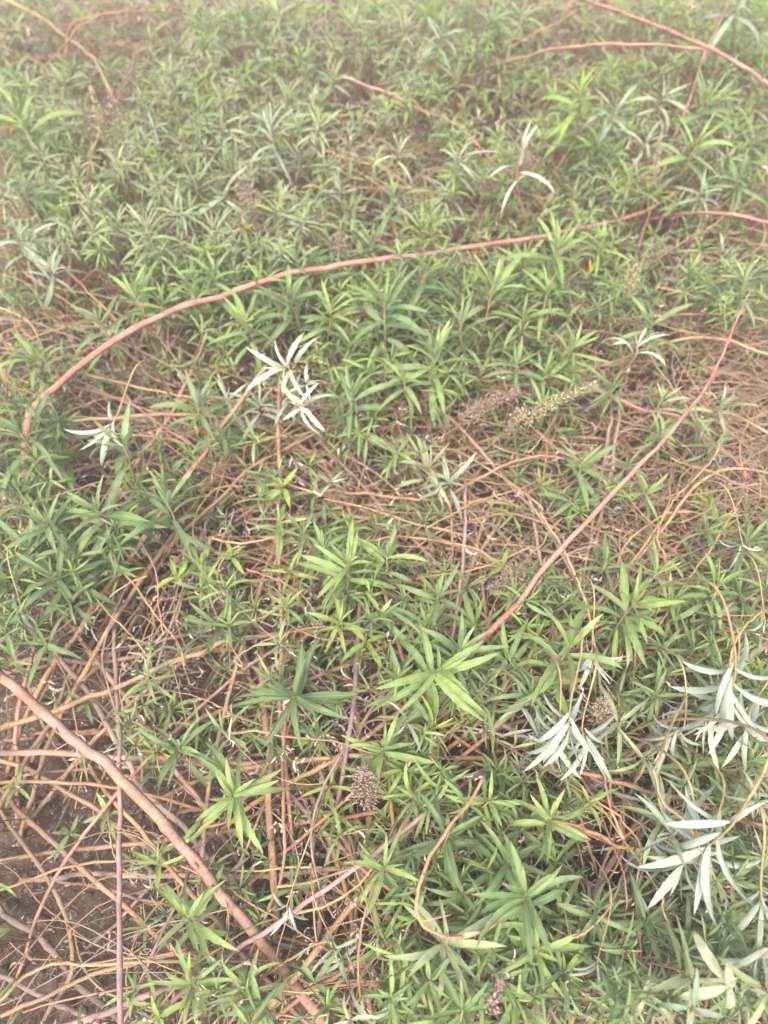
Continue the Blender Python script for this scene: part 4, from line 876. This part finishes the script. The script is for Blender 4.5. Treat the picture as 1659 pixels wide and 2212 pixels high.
# ------------------------------------------------------------------ seed heads
def capsule_geo():
    return (np.array([(1, 0, 0), (0, .34, 0), (0, 0, .34), (0, -.34, 0), (0, 0, -.34), (-.7, 0, 0)]) , np.array([(0, 1, 2), (0, 2, 3), (0, 3, 4), (0, 4, 1), (5, 2, 1), (5, 3, 2), (5, 4, 3), (5, 1, 4)]), np.zeros((6, 2)))
CAP = capsule_geo()
def seed_head(pts, z0, z1, rad, col, n, seed, label, cap=.0062):
    rg = random.Random(seed)
    P = [ground_point(x, y, z0 + (z1 - z0) * i / (len(pts) - 1)) for i, (x, y) in enumerate(pts)]
    b = Vector((P[0].x + rg.uniform(-.05, .05), P[0].y + .08, -.01))
    C = catmull([b, (b + P[0]) / 2 + Vector((0, .01, .03))] + P, 6); k0 = 12
    r = root_at('seed_head', b)
    link('stalk', mesh_of('stalk', *tube_geo([c - b for c in C], .0022, .0007, 5, .04, .0003, seed), M_BARK), r, color=vary(BARKC['orange'], rg))
    m = Mass(); tip = C[-1]; body = C[k0:]
    rr = metres(rad, P[0])
    for i in range(n):
        t = rg.random() ** 1.1; j = t * (len(body) - 1); a = body[int(j)]; e = body[min(int(j) + 1, len(body) - 1)]; p = a.lerp(e, j % 1)
        d = ((e - a).normalized() if (e - a).length > 0 else Vector((0, 0, 1)))
        o = (Quaternion(d, rg.uniform(0, 6.28)) @ d.orthogonal()).normalized()
        R_ = rr * (1 - .75 * t) * rg.uniform(.15, 1)
        q = p + o * R_ + d * R_ * rg.uniform(0, .7)
        dd = (o + d * .8 + Vector((rg.gauss(0, .3), rg.gauss(0, .3), rg.gauss(0, .3)))).normalized()
        M = Matrix.Translation(q - b) @ dd.to_track_quat('X', 'Z').to_matrix().to_4x4() @ Matrix.Scale(cap * rg.uniform(.6, 1.3), 4)
        m.add(*CAP, M, vary(col, rg, .3))
    o = m.build('seed_capsules', M_DRYS, r); o['kind'] = 'stuff'
    tw = Mass()
    for i in range(int(n / 8)):
        t = rg.random(); j = t * (len(body) - 2); a = body[int(j)]; e = body[int(j) + 1]
        d = (e - a).normalized(); o = (Quaternion(d, rg.uniform(0, 6.28)) @ d.orthogonal()).normalized(); R_ = rr * (1 - .75 * t)
        v, f, u = tube_geo([a - b, a - b + o * R_ * .5 + d * R_ * .25, a - b + o * R_ + d * R_ * .7], .0005, .0004, 3, .05, 0, i)
        tw.add(v, f[:-2], u, None, vary(col, rg, .2))
    o = tw.build('branchlets', M_BARKS, r); o['kind'] = 'stuff'
    r['category'] = 'seed head'; r['group'] = 'dry seed heads in the thicket'; r['label'] = label
BR = (.19, .135, .105); CR = (.26, .23, .13); GY = (.22, .165, .13)
SHD = [([(222,290),(240,240),(265,190),(300,120)],.52,.64,34,BR,520,'large loose brown seed head above the red brown flower stalk'),
 ([(222,285),(214,250),(206,220),(199,195)],.54,.64,13,CR,260,'slim cream seed spike beside the loose brown head at upper left'),
 ([(1120,915),(1160,888),(1220,858),(1288,828)],.48,.54,26,CR,420,'cream and green seed spike pointing right above the brown tangle'),
 ([(1000,905),(1040,878),(1085,858),(1120,845)],.42,.46,30,GY,380,'grey brown seed head leaning right next to the cream seed spike'),
 ([(1100,940),(1112,905),(1120,885)],.4,.46,16,GY,160,'small grey brown seed head under the cream seed spike'),
 ([(790,1722),(788,1690),(785,1660)],.40,.48,36,GY,520,'round pale brown seed head in the lower centre'),
 ([(553,455),(540,430),(522,390)],.46,.52,36,GY,340,'grey brown seed head above the arching cane among grey green shoots'),
 ([(745,545),(735,530),(728,505)],.46,.5,20,BR,180,'small brown seed head touching the middle of the arching cane'),
 ([(1040,420),(1060,395),(1120,370),(1170,345)],.44,.5,36,BR,460,'brown seed head below the pale cream star'),
 ([(1355,640),(1365,600),(1380,570)],.46,.52,24,CR,240,'straw coloured seed head near the right above the upright cream leaves'),
 ([(1290,1560),(1300,1530),(1302,1510)],.44,.5,28,GY,260,'grey brown seed head among the silvery shoots at the right'),
 ([(1405,400),(1418,350),(1428,290)],.5,.62,12,CR,220,'slim straw seed spike between the upper right shoots'),
 ([(1440,1500),(1445,1450),(1430,1390)],.3,.36,22,BR,220,'dark brown drooping seed head in the gap at the right'),
 ([(700,1240),(690,1210),(685,1190)],.3,.34,16,BR,120,'small brown seed head just below the centre'),
 ([(1130,1230),(1100,1250),(1060,1275)],.36,.38,34,GY,420,'pale brown seed head beside the lower end of the slanting pink cane'),
 ([(1060,2170),(1070,2140),(1085,2120)],.48,.5,18,GY,140,'small grey seed head near the bottom right of centre'),
 ([(345,1170),(330,1150),(310,1140)],.36,.38,12,BR,90,'small brown seed head below the wide open green shoot at left'),
 ([(290,1180),(262,1182),(250,1190)],.34,.36,14,BR,100,'short brown seed cluster above the long slanting orange cane at left'),
 ([(860,90),(850,50),(840,20)],.4,.48,30,GY,300,'grey brown seed head at the top edge right of centre'),
 ([(1060,80),(1050,40),(1030,10)],.4,.48,34,GY,340,'purplish brown seed head at the top edge left of the arching cane')]
for i, (pts, z0, z1, rad, col, n, lab) in enumerate(SHD): seed_head(pts, z0, z1, rad, col, n, 900 + i, lab)

# yellow and orange dying leaves
for i, (x, y, r, z, lab) in enumerate([(653,162,24,.52,'bright orange dying leaf above the arching cane near the top'), (505,745,18,.42,'orange dying leaf below the arching cane left of centre'), (1088,652,16,.44,'orange dying leaf below the right part of the arching cane'),
        (908,640,18,.42,'orange yellow dying leaf between green shoots above the centre'), (1275,560,20,.46,'orange yellow dying leaf right of the arching cane end'), (235,888,14,.4,'small yellow dying leaf under the left part of the arching cane')]):
    p = ground_point(x, y, z); q = link('dying_leaf', LIB['slim', 1, i % 2][0], None, p, (.62, .26, .035)); s = metres(r, p) * 1.6
    q.scale = (s, s * 1.3, s); q.rotation_euler = (rg.uniform(-.5, .5), R(40 + 20 * (i % 3)), R(70 + 50 * i))
    q['category'] = 'leaf'; q['label'] = lab; q['group'] = 'dying orange leaves'

# ------------------------------------------------------------------ labels
LM = [('the arching pink cane', (290, 708)), ('the arching pink cane', (650, 588)), ('the arching pink cane', (1060, 530)),
      ('the slanting pink cane', (1510, 860)), ('the slanting pink cane', (1210, 1190)), ('the thickest pink cane', (140, 1582)), ('the thickest pink cane', (433, 1866)),
      ('the upright mauve cane', (255, 1400)), ('the upright mauve cane', (262, 2080)), ('the bare soil patch', (90, 1900)), ('the white leaved shoot', (606, 800)), ('the big dark star', (110, 1246)),
      ('the silvery drooping leaves', (232, 940)), ('the cream seed spike', (1210, 862)), ('the round pale seed head', (788, 1680)), ('the largest pale green star', (950, 1446)),
      ('the dark drooping shoot', (633, 1505)), ('the hooked orange twig', (910, 1960)), ('the huge light cluster', (1136, 1930)), ('the largest silvery shoot', (1510, 1845)),
      ('the fanned silvery shoot', (1573, 1524)), ('the left silvery shoot', (1229, 1592)), ('the pale cream star', (1129, 315)), ('the bright yellow green star', (1253, 200)),
      ('the loose brown seed head', (255, 210)), ('the cream upright leaf', (312, 450)), ('the full fresh star', (500, 1722)), ('the small silvery shoot', (623, 1969)), ('the centre', (829, 1090)),
      ('the top left corner', (0, 0)), ('the top edge middle', (800, 0)), ('the top right corner', (1659, 0)), ('the bottom left corner', (0, 2212)), ('the bottom right corner', (1659, 2212)), ('the bottom edge middle', (830, 2212)),
      ('the right edge tangle', (1640, 1000)), ('the pale upright whitish leaf', (583, 268)), ('the upright cream leaves', (1376, 745))]
def where(px, py):
    nm, (lx, ly) = min(LM, key=lambda l: math.hypot(px - l[1][0], py - l[1][1]))
    dx, dy = px - lx, py - ly; d = math.hypot(dx, dy)
    if d < 25: s = 'right at'
    else:
        a = (math.degrees(math.atan2(-dy, dx)) + 360 + 22.5) % 360; s = ['right of', 'above right of', 'above', 'above left of', 'left of', 'below left of', 'below', 'below right of'][int(a // 45)]
        if 'corner' in nm or 'edge' in nm: s = {'right of': 'right of', 'above right of': 'up right from', 'above': 'up from', 'above left of': 'up left from', 'left of': 'left of', 'below left of': 'down left from', 'below': 'down from', 'below right of': 'down right from'}[s]
        s = ('just ' if d < 75 else 'some way ' if d > 150 else '') + s
    return s + ' ' + nm
TN = {'dark': 'dark green', 'green': 'mid green', 'fresh': 'fresh green', 'yellow': 'yellow green', 'grey': 'grey green', 'silver': 'silvery', 'cream': 'cream', 'white': 'white'}
ORD = ['leftmost', 'second from left', 'third from left', 'fourth from left', 'fifth from left', 'sixth from left', 'seventh from left', 'eighth from left', 'ninth from left', 'tenth from left']
auto = {}
for r, p, inf in THINGS:
    if inf['label']: r['label'] = inf['label']; continue
    px, py = plan_of(p)
    if 'shoot' in inf['kind']:
        L = inf['size']; sz = 'tiny' if L < .035 else 'small' if L < .06 else 'medium' if L < .09 else 'large'
        d = f"{sz} {TN[inf['tint']]} shoot"
    else:
        a, b = plan_of(inf['dirn'][0]), plan_of(inf['dirn'][1]); vx, vy = b[0] - a[0], b[1] - a[1]
        if vx < 0: vx, vy = -vx, -vy
        an = math.degrees(math.atan2(-vy, vx)); o_ = 'level' if abs(an) < 20 else 'upright' if abs(an) > 65 else 'rising right' if an > 0 else 'falling right'
        cn = {'pink': 'pinkish', 'orange': 'orange', 'tan': 'tan', 'grey': 'grey brown', 'red': 'reddish', 'straw': 'straw', 'mauve': 'mauve'}[inf['tint']]
        d = f"{o_} {cn} {'cane' if inf['kind'] == 'bare_cane' else 'twig'}"
    auto.setdefault((d, where(px, py)), []).append((px, r))
for (d, wh), v in auto.items():
    v.sort(key=lambda q: q[0])
    for i, (px, r) in enumerate(v):
        r['label'] = f"{d} {wh}" if len(v) == 1 else f"{ORD[min(i, 9)]} {d} {wh}"
        if len(r['label'].split()) > 16: r['label'] = r['label'].replace(' some way', '', 1)
